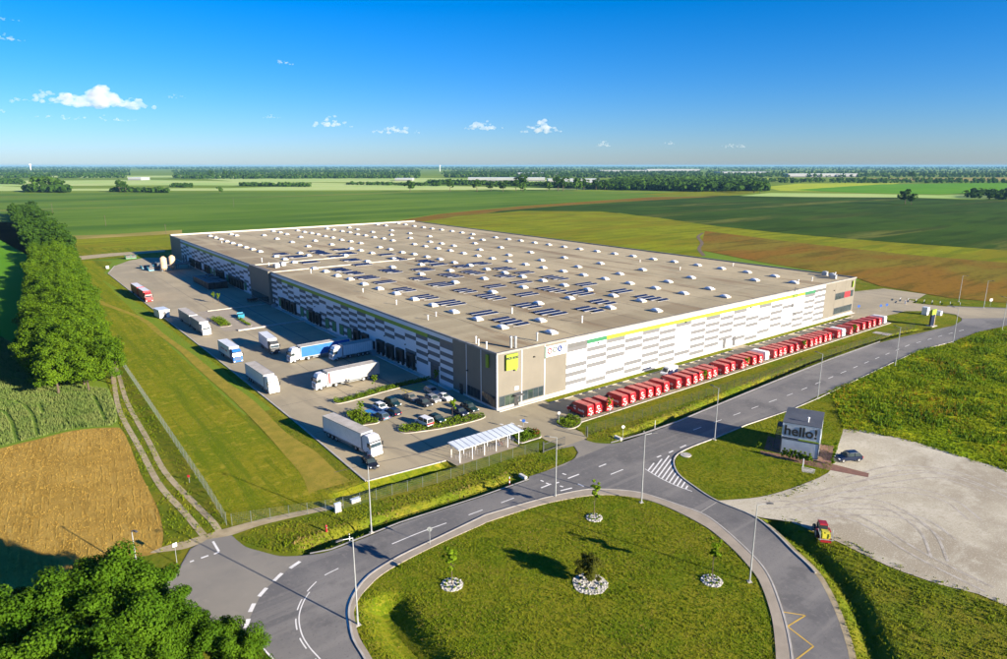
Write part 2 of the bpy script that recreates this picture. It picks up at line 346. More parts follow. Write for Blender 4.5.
def hgt(X, Y, under=False):
    X = np.asarray(X, float); Y = np.asarray(Y, float)
    z = prof(seg_dist(X,Y,D2), 2.0, .85)+prof(seg_dist(X,Y,D3), 3.4, 1.6)
    z = z+ditch(seg_sdist(X,Y,D1a), 1.35, .9, 1.1, 2.9)*ends(X,D1a)+ditch(seg_sdist(X,Y,D1b), 1.25, .8, .9, 2.4)*ends(X,D1b)
    z = z+ditch(seg_sdist(X,Y,D4), 1.0, .7, .8, 2.6)*ends(X,D4)+ditch(seg_sdist(X,Y,D5), .8, .6, .5, 1.05)*ends(X,D5)
    return z*1.1 if under else z
# one ground sheet: fine grid near the site, coarse ring out to the horizon
gx = np.arange(-80, 200.1, .5); gy = np.concatenate([np.arange(-140, -70, 1.0), np.arange(-70, -8, .5), np.arange(-8, 30.1, 1.0)])
GX, GY = np.meshgrid(gx, gy); GZ = hgt(GX, GY, True)-.05
nx, ny = len(gx), len(gy)
V = np.stack([GX.ravel(), GY.ravel(), GZ.ravel()], 1)
I = np.arange(nx*ny).reshape(ny, nx)
F = np.stack([I[:-1,:-1].ravel(), I[:-1,1:].ravel(), I[1:,1:].ravel(), I[1:,:-1].ravel()], 1)
R_ = 34000.0
ex = np.array([(-R_,-R_,-.05),(-80,-R_,-.05),(200,-R_,-.05),(R_,-R_,-.05),(-R_,-140,-.05),(-80,-140,-.05),(200,-140,-.05),(R_,-140,-.05),
               (-R_,30,-.05),(-80,30,-.05),(200,30,-.05),(R_,30,-.05),(-R_,R_,-.05),(-80,R_,-.05),(200,R_,-.05),(R_,R_,-.05)])
b = len(V); V = np.vstack([V, ex])
q = [(0,1,5,4),(1,2,6,5),(2,3,7,6),(4,5,9,8),(6,7,11,10),(8,9,13,12),(9,10,14,13),(10,11,15,14)]
F = np.vstack([F, np.array(q)+b])
mi = np.zeros(len(F), int); mi[-8:] = [0,0,0,0,0,1,1,1]
ground = put(bpy.data.objects.new('ground', npmesh('ground', V, F, [M['verge'], M['far_field']], mi))); tag(ground, kind='structure')

def sheet(name, pts, z, m, drape=0.0, win=None, kind='structure', parent=None):
    bm = bmesh.new(); vs = [bm.verts.new((x, y, 0)) for x, y in pts]; bm.faces.new(vs); bm.normal_update(); bm.faces.ensure_lookup_table()
    if bm.faces[:] and bm.faces[0].normal.z < 0: bmesh.ops.reverse_faces(bm, faces=bm.faces)
    if drape:
        xs = [p[0] for p in pts]; ys = [p[1] for p in pts]
        wn = win or (min(xs), max(xs), min(ys), max(ys))
        for ax, lo, hi in ((0, wn[0], wn[1]), (1, wn[2], wn[3])):
            c = math.floor(lo/drape)*drape
            while c < hi:
                co = (c, 0, 0) if ax == 0 else (0, c, 0); no = (1, 0, 0) if ax == 0 else (0, 1, 0)
                bmesh.ops.bisect_plane(bm, geom=bm.verts[:]+bm.edges[:]+bm.faces[:], plane_co=co, plane_no=no); c += drape
        X = np.array([v.co.x for v in bm.verts]); Y = np.array([v.co.y for v in bm.verts]); Z = hgt(X, Y)
        for v, zz in zip(bm.verts, Z): v.co.z = zz
    else: bmesh.ops.triangulate(bm, faces=bm.faces)
    me = bpy.data.meshes.new(name); bm.to_mesh(me); bm.free(); me.materials.append(m)
    o = put(bpy.data.objects.new(name, me), parent); o.location.z = z
    if parent is None: tag(o, kind=kind)
    return o
def ribbon(name, left, right, z, m, parent=None, h=0.0, kind='structure'):
    """strip between two lines with equal point counts; h > 0 gives it a raised body with sides"""
    mb = MB(); n = len(left)
    if parent is not None: z -= parent.location.z
    vs = [(x,y,z+h) for x,y in left]+[(x,y,z+h) for x,y in right]
    fs = [(i,n+i,n+i+1,i+1) for i in range(n-1)]
    if h:
        vs += [(x,y,z-.05) for x,y in left]+[(x,y,z-.05) for x,y in right]
        for i in range(n-1): fs += [(i,i+1,2*n+i+1,2*n+i),(n+i+1,n+i,3*n+i,3*n+i+1)]
        fs += [(0,2*n,3*n,n),(n-1,2*n-1,4*n-1,3*n-1)]
    mb.add(vs, fs); o = mb.build(name, m, parent)
    if parent is None: tag(o, kind=kind)
    return o
def strip(name, line, w, z, m, parent=None, h=0.0, kind='structure'):
    return ribbon(name, offset_line(line, w/2), offset_line(line, -w/2), z, m, parent, h, kind)

# ---- far and middle fields (all on the flat plain)
sheet('field', GL([(-500,196),(-500,240),(0,240),(40,262),(176,258),(176,234),(390,221),(440,213.5),(520,206),(600,200.5),(655,196.5),(700,193.5),(560,190.5),(300,192),(-100,194)]), .02, M['green_field'])
sheet('field', GL([(378,224),(440,214),(520,206.3),(600,200.8),(655,196.8),(720,196.5),(640,201),(560,206),(500,211),(460,219)]), .05, M['orange_field'])
sheet('field', GL([(460,219),(500,211),(560,206),(640,201),(720,195.5),(860,196),(1007,201),(1500,214),(1500,285),(1007,250.5),(900,243),(800,235),(700,224.5),(620,213)]), .04, M['dark_field'])
sheet('field', GL([(430,240),(420,222),(460,216),(520,211),(600,211.5),(660,218),(700,224),(716,226),(700,262),(560,262)]), .06, M['yellow_field'])
sheet('field', GL([(700,224.5),(800,235),(900,243),(1007,250.5),(1500,285),(1500,312),(1007,263),(900,254),(800,243),(705,231)]), .07, M['yellow_field'])
sheet('field', GL([(705,231),(800,243),(900,254),(1007,263),(1500,312),(1500,345),(1007,303),(950,298),(880,286),(853,277),(760,262),(700,250)]), .08, M['orange_field'])
sheet('field', GL([(765,187),(800,183.6),(900,183),(880,187),(830,191.3),(780,191)]), .10, M['canola_field'])
sheet('field', GL([(792,190),(880,184.5),(1007,182.6),(1400,184),(1400,193),(1007,192),(940,194.3),(860,193)]), .12, M['bright_field'])
sheet('field', GL([(860,178.2),(1300,176),(1300,180),(960,181),(880,181)]), .14, M['tan_field'])
sheet('field', GL([(770,193),(860,193.8),(940,195.3),(1007,193),(1500,196),(1500,204),(1007,199.5),(900,197.5),(800,197),(740,196)]), .09, M['pale_field'])
sheet('field', GL([(-200,182),(150,180),(330,183),(540,187),(640,189.3),(300,190.5),(0,191),(-200,191)]), .05, M['pale_field'])
sheet('field', GL([(200,178.5),(420,178),(620,181),(640,184),(420,182.5),(240,182)]), .08, M['pale_field'])
sheet('field', GL([(0,186.3),(180,185.2),(300,186),(230,188.2),(60,188.8)]), .08, M['far_field'])
sheet('field', GL([(400,184.8),(520,184.3),(640,186.2),(560,188.6)]), .09, M['green_field'])
sheet('field', GL([(640,178.5),(760,178),(800,179.5),(700,180.5)]), .09, M['canola_field'])
sheet('field', GL([(0,176.5),(200,175.6),(330,176.3),(100,178)]), .09, M['pale_field'])
sheet('field', GL([(640,194.8),(700,190.5),(765,191.5),(730,195.8),(690,196.3)]), .11, M['yellow_field'])
# north strip: tan / olive bank behind the warehouse and beside the track
sheet('grass_bank', GL([(52,240),(60,236.5),(120,235),(182,233),(195,240),(190,249),(120,250.5),(57,252)]), .05, M['yellow_field'])
sheet('grass_bank', GL([(50,236.5),(110,234.5),(182,230),(182,233.5),(110,237.5),(54,240.5)]), .09, M['tan_field'])
sheet('grass_bank', GL([(55,246.5),(110,248.5),(185,245),(185,257),(140,257),(60,262)]), .07, M['lawn_yard'])
sheet('bare_path', GL([(62,258),(110,253.5),(165,250),(165,252),(112,256.5),(66,261.5)]), .11, M['track'])
# fields on the left
wheat = sheet('wheat_field', GL([(-200,330),(0,336),(26,352),(52,372),(80,386),(109,389),(116.5,409),(117.5,422),(112,426),(74,429),(37,438),(0,447),(-200,500)]), .0, M['wheat'])
sheet('grass_field', GL([(-300,225),(0,222),(60,225),(34,330),(28,352),(0,336),(-300,325)]), .02, M['bright_field'])
stub = sheet('stubble_field', smooth(GL([(-200,502),(0,448.5),(37,439.5),(74,430.5),(112,427.5),(122,430),(130,446),(140,472),(150,492),(158,509),(162,525),(163,539),(156,553),(118,562),(60,590),(-100,640)]), 4, True), .0, M['stubble'])
# grass round the farm tracks
sheet('track_verge', GL([(52,240),(62,262),(78,295.5),(98,326.5),(124,368),(141.5,394.8),(174,442),(206,491.6),(226,524),(207,540),(190,546),(158,556),(164,539),(159,510),(140,472),(130,446),(119,424),(117,408),(109,388),(90,345),(58,285),(44,245)]), -.012, M['verge'])
t1 = smooth(GL([(58,247),(62,270),(74,303),(90,331),(106,358),(113,376),(119,409),(139,447),(159,484),(183,511),(204,536)]), 5)
t2 = smooth(GL([(60,247),(65,270),(78,303),(95,331),(111,358),(119,376),(127,402),(149,442),(165,472),(194,503),(212,521),(220,533)]), 5)
strip('dirt_track', t1, .95, .03, M['track']); strip('dirt_track', t2, .9, .03, M['track'])
sheet('dirt_track', smooth(GL([(150,553),(170,551),(186,548.5),(208,541),(232,535),(262,525),(300,516),(340,507),(338,504),(300,511),(262,519),(226,528.5),(206,534.5),(184,541),(163,547)]), 3, True), .012, M['track'])

# ---- lawns
lawn_w = sheet('yard_lawn', [(-50.6,318),(-37.5,318)]+GL([(112,262),(104,273)])+[(-37.2,250),(-36.7,136),(-36.2,66),(-36.0,18),(-35.7,-12.2),(-22,-13.3),(-22,-18.2),(-36.8,-18.3),(-57.6,-12.9),(-57.3,0),(-56.4,91)], .0, M['lawn_yard'], drape=.5, win=(-45,-20,-18.3,-12))
# dry mown swath across the lawn
sw_c = smooth(GL([(66,262),(82,290),(100,302),(140,318),(162,335),(185,352),(215,378),(245,402),(278,435),(305,458),(326,482),(337,494)]), 6)
n = len(sw_c); sw_w = [(.9+2.0*min(1, max(0, (i/n-.45)*2.2)))*(1+.12*math.sin(i*.23)+.08*math.sin(i*.61+1)) for i in range(n)]
lft = [tuple(np.array(p)+ (np.array(a)-np.array(p))*w) for p, a, w in zip(sw_c, offset_line(sw_c, 1), sw_w)]
rgt = [tuple(np.array(p)+ (np.array(a)-np.array(p))*w) for p, a, w in zip(sw_c, offset_line(sw_c, -1), sw_w)]
k0 = [i for i, p in enumerate(sw_c) if p[1] < -11.0]; k0 = k0[0] if k0 else n
ribbon('dry_swath', lft[:k0], rgt[:k0], .02, M['dry'])
ISL_IN = GL([(354,615),(357,602),(362,594.6),(380,576.5),(400.7,563.6),(439.5,544),(480,526),(491.6,521),(543,504.6),(582,496.9),(620.7,495.8),(659.5,504),(680,512.5),(712.5,531),(735,550.5),(754.7,574),(767.7,603.7),(775.8,657),(776,700),(770,760),(420,760),(380,690),(364,645),(357,630)])
island = smooth(ISL_IN, 4, True)
sheet('island_lawn', island, .02, M['lawn'], drape=1.0)
HL = smooth(GL([(826,393),(793.5,408.4),(717,438.2),(688,449.6),(676,459),(679,473),(696,487),(715,497.6),(731.5,499),(760,496.5),(793.5,487),(828,472.4),(833,460),(838,446),(843,429.5),(842,418),(834,404)]), 4, True)
sheet('house_lawn', HL, .03, M['lawn'])
van_strip = sheet('van_lawn', [(7.2,-19.8),(6.4,-17.6),(7.2,-16.2),(9.5,-15.9),(148,-15.9),(154,-17),(154,-22.3),(60,-21.6),(20,-20.6)], .02, M['lawn'], drape=.5, win=(6,7,-20,-15.5))
MEAD = GL([(826.8,392),(865,376.4),(919.5,350.5),(953,342.4),(975.9,333),(1007,327),(1300,310),(1500,330),(1500,560),(1007,471),(900,438.5),(843,429),(836,405)])
sheet('meadow', MEAD, .012, M['meadow'])

# ---- paving
YARD = [(-36.0,-12.2),(-21.4,-13.6),(-21.2,-16.6),(-7.4,-16.8),(-7.2,-14.2),(-3,-14.0),(-1.6,-15.0)]+GL([(546,440.5),(560,445)])+[(-3.6,-22.0),(4.8,-21.8),(6.0,-19.2),(6.0,-16.4),(8.6,-15.2),(150,-15.2),(152,-13.0),(160,-11),(172,-10.0),(190,-6),(214,-2),(214,14),(150,30),(0,30),(0,300),(-12,309)]+GL([(129,260.7),(115,266),(108.4,273.6)])+[(-36.7,252),(-36.2,136),(-35.6,66),(-35.6,18)]
yard = sheet('yard_paving', YARD, .03, M['concrete'])
for y in (12, 30.5, 49, 67.5, 86, 104.5, 123):        # drain / expansion joints across the truck yard
    strip('joint', [(-35,y),(-1,y)], .10, .035, M['roof_seam'], yard)
strip('joint', [(-20.5,-8),(-20.5,290)], .12, .037, M['roof_seam'], yard); strip('joint', [(-9,18),(-9,290)], .3, .039, M['dark_grey'], yard)
strip('joint', GL([(334,472.5),(372,463.5),(440,449.5)]), .18, .036, M['roof_seam'], yard)
strip('ramp_kerb', [(-22,104.5),(-.8,104.5)], 1.3, .03, M['kerb'], yard, h=.35)
strip('ramp_kerb', [(-22,140),(-1.2,140)], .5, .03, M['kerb'], yard, h=.25)
sheet('traffic_island', [(-25.5,105.6),(-14.5,105.6),(-14.5,141),(-25.5,141)], .045, M['paver'])
sheet('far_paving', GL([(850,293.5),(880,298),(903,302),(943,306.4),(987,308.3),(1010,309),(1010,318),(962,318.5),(955,314.3),(935,311),(905,311.3),(888,315.6),(880,320),(860,322.5),(850,321)]), .04, M['concrete'])
# grass strip along the lit facade
for a, z in (((12,81), 0), ((88,150), 0)):
    o = sheet('facade_grass', [(a[0],-1.1),(a[1],-1.1),(a[1],-3.0),(a[0],-3.0)], .045, M['lawn'])
strip('kerb', [(12,-3.15),(81,-3.15)], .22, .03, M['kerb'], h=.1); strip('kerb', [(88,-3.15),(150,-3.15)], .22, .03, M['kerb'], h=.1)
strip('kerb', [(8.6,-15.35),(150,-15.35)], .18, .03, M['kerb'], h=.1)
strip('kerb', [(-36.1,-12.2),(-35.7,18),(-35.7,66),(-36.3,136),(-36.8,252)]+GL([(108,273.6),(114.6,266)]), .3, .03, M['kerb'], h=.1)
strip('kerb', [(-36,-12.3),(-21.6,-13.7)], .25, .03, M['kerb'], h=.1)
strip('service_path', [(-.6,17),(-.6,136)], .9, .032, M['plinth'], h=.15)
strip('service_path', [(0.0,-.55),(156,-.55)], .8, .032, M['plinth'], h=.1)

# ---- roads
RN = smooth(GL([(231.6,535),(245.8,546.8),(279.4,555.9),(310.4,554.6),(331,550.7),(374.9,533.9),(400.7,523.6),(439.5,510.7),(480,497.6),(529,480.5)]), 4)
RN2 = GL([(529,476.5),(548,470.5),(565,464.5),(575,458),(578,452.5),(574,446)])+[(-3.6,-22.0),(4.8,-21.8)]
RN3 = smooth(GL([(583,439),(590,441.6),(597,443),(611,443.6),(623,441.6),(645,434.3),(680,421.8),(700,413.3),(777,381.6),(829,360.8),(880.7,342.5),(933,330)]), 4)
RS_R = GL([(1007,325.5),(976,332.6),(953,341.8),(919.5,350.2),(865,375.9),(817.5,398.8),(790.4,410.3),(746.5,425),(717,437.5)])
RS_L = smooth(GL([(717,437.5),(686,449.6),(674.3,459),(677.9,473.4),(695.7,487.7),(717,501),(753,516),(774,532),(793.7,551.7),(812,569),(825,588),(839,620),(850.5,659),(853,700),(852,740)]), 4)
INNER = GL([(793,740),(793,690),(792,657),(786,625),(777.4,597),(769,577),(758,561.4),(738.5,542),(715.7,522.5),(700,513),(680,505.8),(659.5,498.7),(640,493),(620.7,490.5),(600,489.6),(582,490.5),(543.3,498.7),(491.6,513.5),(480,518),(439.5,537.5),(400.7,556),(375,571.4),(364,581),(356.8,590.7),(351,602),(349,612),(350,622),(353.6,640),(366.5,662),(384,700)])
WEST = GL([(300,700),(286,672),(272,659),(255,641),(240,628),(214,632),(180,640),(120,670),(-60,740),(-60,690),(60,640),(130,606),(160,590),(177,572),(190,549),(207,539)])
FAR = GL([(953,325.8),(961.5,321),(962,317.8),(955,314.5),(940,312.5),(950,303.5),(1007,306.5),(1300,322),(1300,345)])
main = sheet('road', RN+RN2+RN3+FAR+RS_R+RS_L[1:]+INNER+WEST, .008, M['asphalt'])
sheet('junction_paving', GL([(207,539.5),(231,535.6),(246,547.4),(280,556.6),(309,555.6),(292,566),(262,592),(248,622),(240,627.4),(214,631.4),(180,639.4),(150,652),(60,688),(-60,728),(-60,692),(60,641),(130,607),(160,591),(178,572),(191,549.5)]), .013, M['asphalt_old'])
sheet('driveway', GL([(530,476.6),(548,470.8),(565,464.9),(575,458.2),(578.6,452.5),(574.6,446)])+[(-3.4,-21.8),(4.6,-21.6)]+GL([(583.4,439.4),(597,443.6),(611,444.2),(600,449),(570,461),(545,471.6)]), .013, M['asphalt_old'])
sheet('road_shoulder', GL([(529,479.9),(480,497),(439.5,510.1),(400,523),(374,533.3),(331,550),(310,554),(310,552.8),(331,548.6),(374,531.8),(400,521.6),(439.5,508.9),(480,496),(529,478.6)]), .016, M['kerb'])
sheet('road_shoulder', GL([(611,443.2),(645,433.8),(680,421.4),(700,412.9),(777,381.2),(829,360.4),(880,342.2),(880,341),(829,359),(777,379.6),(700,411.3),(680,419.8),(645,432.2),(611,442)]), .016, M['kerb'])
# pale footway round the island and kerbs
fo = smooth(INNER[1:30], 3); fi = smooth(GL([(776,692),(775.8,657),(773,625),(767.7,603.7),(762,588),(754.7,574.4),(735,551.7),(712.5,532),(700,524),(680,513.4),(659.5,504.4),(640,498.5),(620.7,496),(600,495),(582,497),(543.3,504.6),(491.6,521),(480,526),(439.5,544),(400.7,563.6),(380,576.5),(370,586),(362,594.6),(357,603),(354,612),(355.5,622),(359.5,638),(372,659),(390,696)]), 3)
ribbon('footway', fo, fi, .012, M['paver'], h=.10)
strip('kerb', smooth(INNER[1:30], 3), .22, .012, M['kerb'], h=.13)
strip('kerb', RS_L[:38], .2, .012, M['kerb'], h=.13); strip('kerb', RS_R[2:], .18, .012, M['kerb'], h=.12)
strip('road_shoulder', smooth(GL([(760,519.5),(776,532),(795.5,551.5),(814,569),(827,588),(841.5,620),(853,659),(856,700)]), 4), .7, .015, M['track'])
# gravel lot beside the container house
LOT = GL([(842,429),(900,437.7),(1007,470),(1200,520),(1400,700),(1200,720),(1007,606),(940,584.5),(888,566),(842,543.6),(815,532),(790,522),(764,518),(752,514.6),(735,507.5),(718,501.4),(728,500),(760,497),(793.5,487.7),(828,472.8),(833,460),(838,446)])
sheet('gravel_lot', smooth(LOT, 3, True), .018, M['gravel'])
for k, l in enumerate(([(800,500),(850,487),(900,478),(940,476),(985,490)],[(790,508),(850,495),(905,490),(948,500),(975,520)],[(850,480),(900,468),(960,475),(1020,500)],[(812,515),(870,512),(920,520),(950,540)],[(840,500),(885,505),(925,530),(940,560)],[(760,506),(800,505),(860,520),(920,555),(990,590)])):
    c_ = smooth(GL(l), 6)
    for d_ in (-.9,.9): strip('tyre_track', offset_line(c_, d_), .38, .024+.002*k, M['tyre_gravel'])
sheet('brick_path', GL([(760,450.5),(828,463),(869,473.5),(868,477.5),(826,469.5),(761,454.5)]), .045, M['brick_path'])
sheet('brick_path', GL([(768,436),(782,440),(834,446),(831,464),(822,462.4),(764,450)]), .05, M['brick_path'])

# ---- road markings (children of the road)
def dashes(line, ln, gap, w, z=.022, m='white_line', start=0.0, name='lane_dash'):
    L = resample(line, .5); k = start
    while k+ln < len(L)*.5:
        seg = L[int(k/.5):int((k+ln)/.5)+1]
        if len(seg) > 1: strip(name, seg, w, z, M[m], main)
        k += ln+gap
dashes([(24,-31.6),(60,-32.2),(95,-31.2),(125,-30.6),(146,-32.2),(164,-34)], 2.6, 4.0, .17)
dashes(smooth(GL([(623,469.5),(610,474.7),(597,479.5)]), 4), 3, 3.2, .22)
dashes(smooth(GL([(514,498),(481,510.5),(444,524)]), 4), 2.6, 3.6, .17)
strip('lane_line', smooth(GL([(446.5,523),(420,532.5),(392,544)]), 4), .17, .022, M['white_line'], main)
cl = smooth(GL([(340,569.5),(324,578),(309.7,592),(302,605.4),(299,619),(302,634.6),(309.7,647.5),(320,659),(330,672)]), 6)
strip('lane_line', cl[12:], .14, .022, M['white_line'], main); dashes(offset_line(cl, -.35), 2.0, 1.6, .15)
for a, b_ in (((290,568.3),(300,561.5)),((274,581),(282,573.3)),((259,596.5),(266.5,588)),((250,612),(254,603.5)),((245.5,628),(248.5,619))):
    strip('give_way_dash', GL([a, b_]), .5, .022, M['white_line'], main)
strip('edge_line', GL([(258,643),(274,660),(288,680)]), .18, .022, M['white_line'], main)
for a, b_ in (((213,541.5),(219,551.5)),((190,562),(194,560.5)),((201,558.2),(208.5,555.6)),((214,554.3),(219,552))):
    strip('give_way_dash', GL([a, b_]), .3, .022, M['white_line'], main)
strip('edge_line', smooth(GL([(352.5,640),(347.5,622),(346.6,611),(349,600),(354.5,590),(362.5,580),(374,570.3),(400,555.2)]), 4), .15, .022, M['white_line'], main)
for a, b_ in (((541,488),(551,484)),((568,478.5),(579,474.3)),((560.5,490.8),(572,488)),((556,483.2),(559,482.2)),((560,486),(563.2,487)),((540.6,480.4),(543.6,481.6)),((546,483),(549,484.2)),((578,484),(584,486.5)),((562.5,473.5),(566,474.8)),((599,466.8),(606,464)),((669,452.8),(673,450.8)),((680,447.8),(686,445.2)),((657,457.4),(661,455.6))):
    strip('junction_dash', GL([a, b_]), .3, .022, M['white_line'], main)
# hatched triangle
hA, hB = GL([(645,469),(660,478),(676,485.6),(692,491.4)]), GL([(669,455),(674.5,463),(679.5,474),(693,487.5)])
hA, hB = resample(smooth(hA, 6), .9), smooth(hB, 6)
strip('hatch_border', hA, .15, .022, M['white_line'], main)
HP = smooth(GL([(645,469),(660,478),(676,485.6),(692,491.4)]), 6)+GL([(686,483),(678,475),(673.5,463),(669.5,455.5),(657,461)])
dx, dy = np.array(G(664,462))-np.array(G(655,474)); hl = math.hypot(dx, dy); hd = np.array((dx/hl, dy/hl)); hn = np.array((-hd[1], hd[0])); hc = np.array(G(672,475))
for k in np.arange(-9, 9, .72):
    ts = np.arange(-9, 9, .12); X = hc[0]+hn[0]*k+hd[0]*ts; Y = hc[1]+hn[1]*k+hd[1]*ts; ins = np.where(inside(X, Y, HP))[0]
    if len(ins) > 4: strip('hatch_stripe', [(X[ins[0]],Y[ins[0]]),(X[ins[-1]],Y[ins[-1]])], .26, .022, M['white_line'], main)
# yellow bus-stop zigzag
zz = GL([(783,612),(805.5,615.5),(787.5,626.5),(813.5,646.5),(793,662)])
for a, b_ in zip(zz[:-1], zz[1:]): strip('zigzag_line', [a, b_], .16, .022, M['yellow_line'], main)
strip('tar_joint', GL([(717,502),(698,514)]), .12, .022, M['kerb'], main); strip('tar_joint', GL([(666,431),(702,438.8)]), .12, .022, M['black'], main)
# yard markings
for a, b_ in (((504,427),(507,428)),((511,423),(514,424.2)),((518,425.5),(522,427)),((508,431),(512,432.2)),((525,422),(528,423)),((515,430.5),(518,431.6)),((500,424),(503,425)),((520,420),(523,421))):
    strip('zebra_mark', GL([a, b_]), .45, .037, M['white_line'], yard)
for j in range(3):
    y = 22.0+j*1.5; strip('yellow_bar', [(-9.5,y),(-3.2,y)], .55, .037, M['yellow_kerb'], yard)
sheet('blue_bay', GL([(364,410.5),(377,406.8),(392,417.5),(379,421)]), .006, M['blue_line'], parent=yard)

# ================================================================== WAREHOUSE
WX, WY, WH = 156.0, 300.0, 12.6
wh = empty('warehouse', (0,0,0), 0, 'huge flat roofed logistics warehouse with white and grey chequered walls and lime band', 'warehouse')
def proj_x(X, Y, Z):
    x, y, z = X-CAMX, Y-CAMY, Z-CAMH
    r = x*_sa-y*_ca; f = x*_ca+y*_sa; return IW/2+FPX*r/(f*_cp-z*_sp)
def YL(px, z=2.8):                       # spot along the shaded truck facade (x = 0)
    lo, hi = 0.0, 400.0
    for _ in range(50):
        m_ = (lo+hi)/2
        if proj_x(0, m_, z) > px: lo = m_
        else: hi = m_
    return lo
core = MB(); core.box(.14, WX-.14, .14, WY-.14, -.2, 12.0); wall = core.build('wall', M['clad_white'], wh)
pl = MB(); pl.box(.02, WX-.02, .02, WY-.02, -.1, .5); pl.build('plinth', M['plinth'], wh)
cp = MB()
for a in ((-.12,WX+.12,-.12,.28),(-.12,WX+.12,WY-.28,WY+.12),(-.12,.28,.28,WY-.28),(WX-.28,WX+.12,.28,WY-.28)): cp.box(*a, 12.2, WH)
cp.build('coping', M['coping'], wh)
roof_mb = MB(); roof_mb.box(.2, WX-.2, .2, WY-.2, 11.9, 12.22); roof = roof_mb.build('roof', M['roof'], wh)
# --- cladding cells
unit = {}
def ubox(mk):
    if mk not in unit:
        b_ = MB(); b_.box(0,1,0,1,0,1); unit[mk] = b_.mesh('panel_'+mk, M[mk])
    return unit[mk]
RZ = [.5+i*.975 for i in range(13)]         # 12 rows; row 11 is the top one
cells = []                                  # (x0,y0,z0,dx,dy,dz,mat)
def bays(face, a0, a1, n, band, seed):
    rr = random.Random(seed); w = (a1-a0)/n; ph = 0
    for i in range(n):
        u0 = a0+i*w; ph = (ph+rr.choice((1,1,1,2))) % 4
        cols = ['clad_white', band(i)]
        pat = ['G' if (k+i) % 2 == 0 else 'W' for k in range(10)]
        for k in range(10):
            if pat[k] == 'G' and rr.random() < .22: pat[k] = 'W'
        cols += ['clad_grey' if c == 'G' else 'clad_white' for c in pat]
        r = 0
        while r < 12:                        # from the top; merge equal neighbours
            e = r
            while e+1 < 12 and cols[e+1] == cols[r]: e += 1
            z1 = RZ[12-r]; z0 = RZ[11-e]
            g = .018
            if face == 'R': cells.append((u0+g, .0, z0+g/2, w-2*g, .12, z1-z0-g, cols[r]))
            else: cells.append((0.0, u0+g, z0+g/2, .12, w-2*g, z1-z0-g, cols[r]))
            r = e+1
bays('R', 19.6, 135.2, 18, lambda i: 'clad_dark' if i in (0,17) else 'green' if i in (1,16) else 'lime', 3)
bays('L', 16.5, 136.0, 22, lambda i: 'clad_dark' if i in (0,21) else 'dark_green' if i in (1,20) else 'lime', 5)
bays('L', 158.0, 276.0, 21, lambda i: 'clad_dark' if i in (0,20) else 'lime', 9)
def tanrun(face, a0, a1, n):
    w = (a1-a0)/n
    for i in range(n):
        u0 = a0+i*w
        if face == 'R': cells.append((u0+.03, .0, .52, w-.06, .12, 11.66, 'clad_tan'))
        else: cells.append((0.0, u0+.03, .52, .12, w-.06, 11.66, 'clad_tan'))
tanrun('R', .14, 19.6, 3); tanrun('R', 135.2, 155.86, 3); tanrun('L', .14, 16.5, 3); tanrun('L', 276, 299.86, 4)
cells.sort(key=lambda c: (c[0]+c[3]/2-CAMX)**2+(c[1]+c[4]/2-CAMY)**2 - (4e3*c[5]))
rest = {}
for i, c in enumerate(cells):
    if i < 296: inst(ubox(c[6]), 'cladding_panel', wall, (c[0], c[1], c[2]), 0, (c[3], c[4], c[5]))
    else: rest.setdefault(c[6], []).append(c)
mb = MB(); ks = list(rest)
for j, k in enumerate(ks):
    mb.m = j
    for c in rest[k]: mb.box(c[0], c[0]+c[3], c[1], c[1]+c[4], c[2], c[2]+c[5])
if ks: tag(mb.build('cladding', [M[k] for k in ks], wall), kind='stuff')
# corner trim
tr = MB(); tr.box(-.1,.1,-.1,.1,.3,12.2); tr.build('corner_trim', M['clad_white'], wh)
tr = MB()
for x in (6.62, 13.11): tr.box(x-.09, x+.09, -.06, .0, .5, 12.2)
for y in (5.6, 11.05): tr.box(-.06, .0, y-.09, y+.09, .5, 12.2)
tr.build('joint_trim', M['clad_white'], wh)
# back-of-line tower on the truck side
tw = MB(); tw.box(-1.0, .6, 136, 158, 0, 12.75); tw.build('stair_tower', M['clad_tan'], wh)
tg = MB(); tg.box(-1.06, -1.0, 137.5, 156.5, .9, 3.2); tg.build('window', M['glass'], wh)
fb = MB(); fb.box(-1.02, -1.0, 136.05, 157.95, .0, .6); fb.build('plinth', M['dark_grey'], wh)
# --- glazing
def glaz(face, a0, a1, z0, z1, n, m='glass', special=()):
    w = (a1-a0)/n
    f = MB()
    if face == 'R': f.box(a0-.12, a1+.12, -.05, .02, z0-.12, z1+.12)
    else: f.box(-.05, .02, a0-.12, a1+.12, z0-.12, z1+.12)
    fr = f.build('window_band', M['dark_grey'], wh)
    for i in range(n):
        p = MB(); q0, q1 = a0+i*w+.06, a0+(i+1)*w-.06
        if face == 'R': p.box(q0, q1, -.075, -.045, z0, z1)
        else: p.box(-.075, -.045, q0, q1, z0, z1)
        p.build('pane', M[special[i] if i in special else m], fr) if not isinstance(special, dict) else p.build('pane', M[special.get(i, m)], fr)
glaz('R', .6, 6.3, .75, 2.9, 4, 'glass', {1:'glass_green', 2:'glass_green'}); glaz('R', 6.9, 12.8, .85, 2.9, 4, 'glass', {1:'glass_green'})
glaz('L', .5, 5.3, .75, 2.9, 4); glaz('L', 5.9, 10.8, .85, 2.9, 4)
glaz('R', 142.5, 154.9, 1.2, 3.2, 6, 'glass'); glaz('R', 142.5, 154.9, 6.2, 8.2, 6, 'glass', {3:'sign_red', 4:'sign_red'})
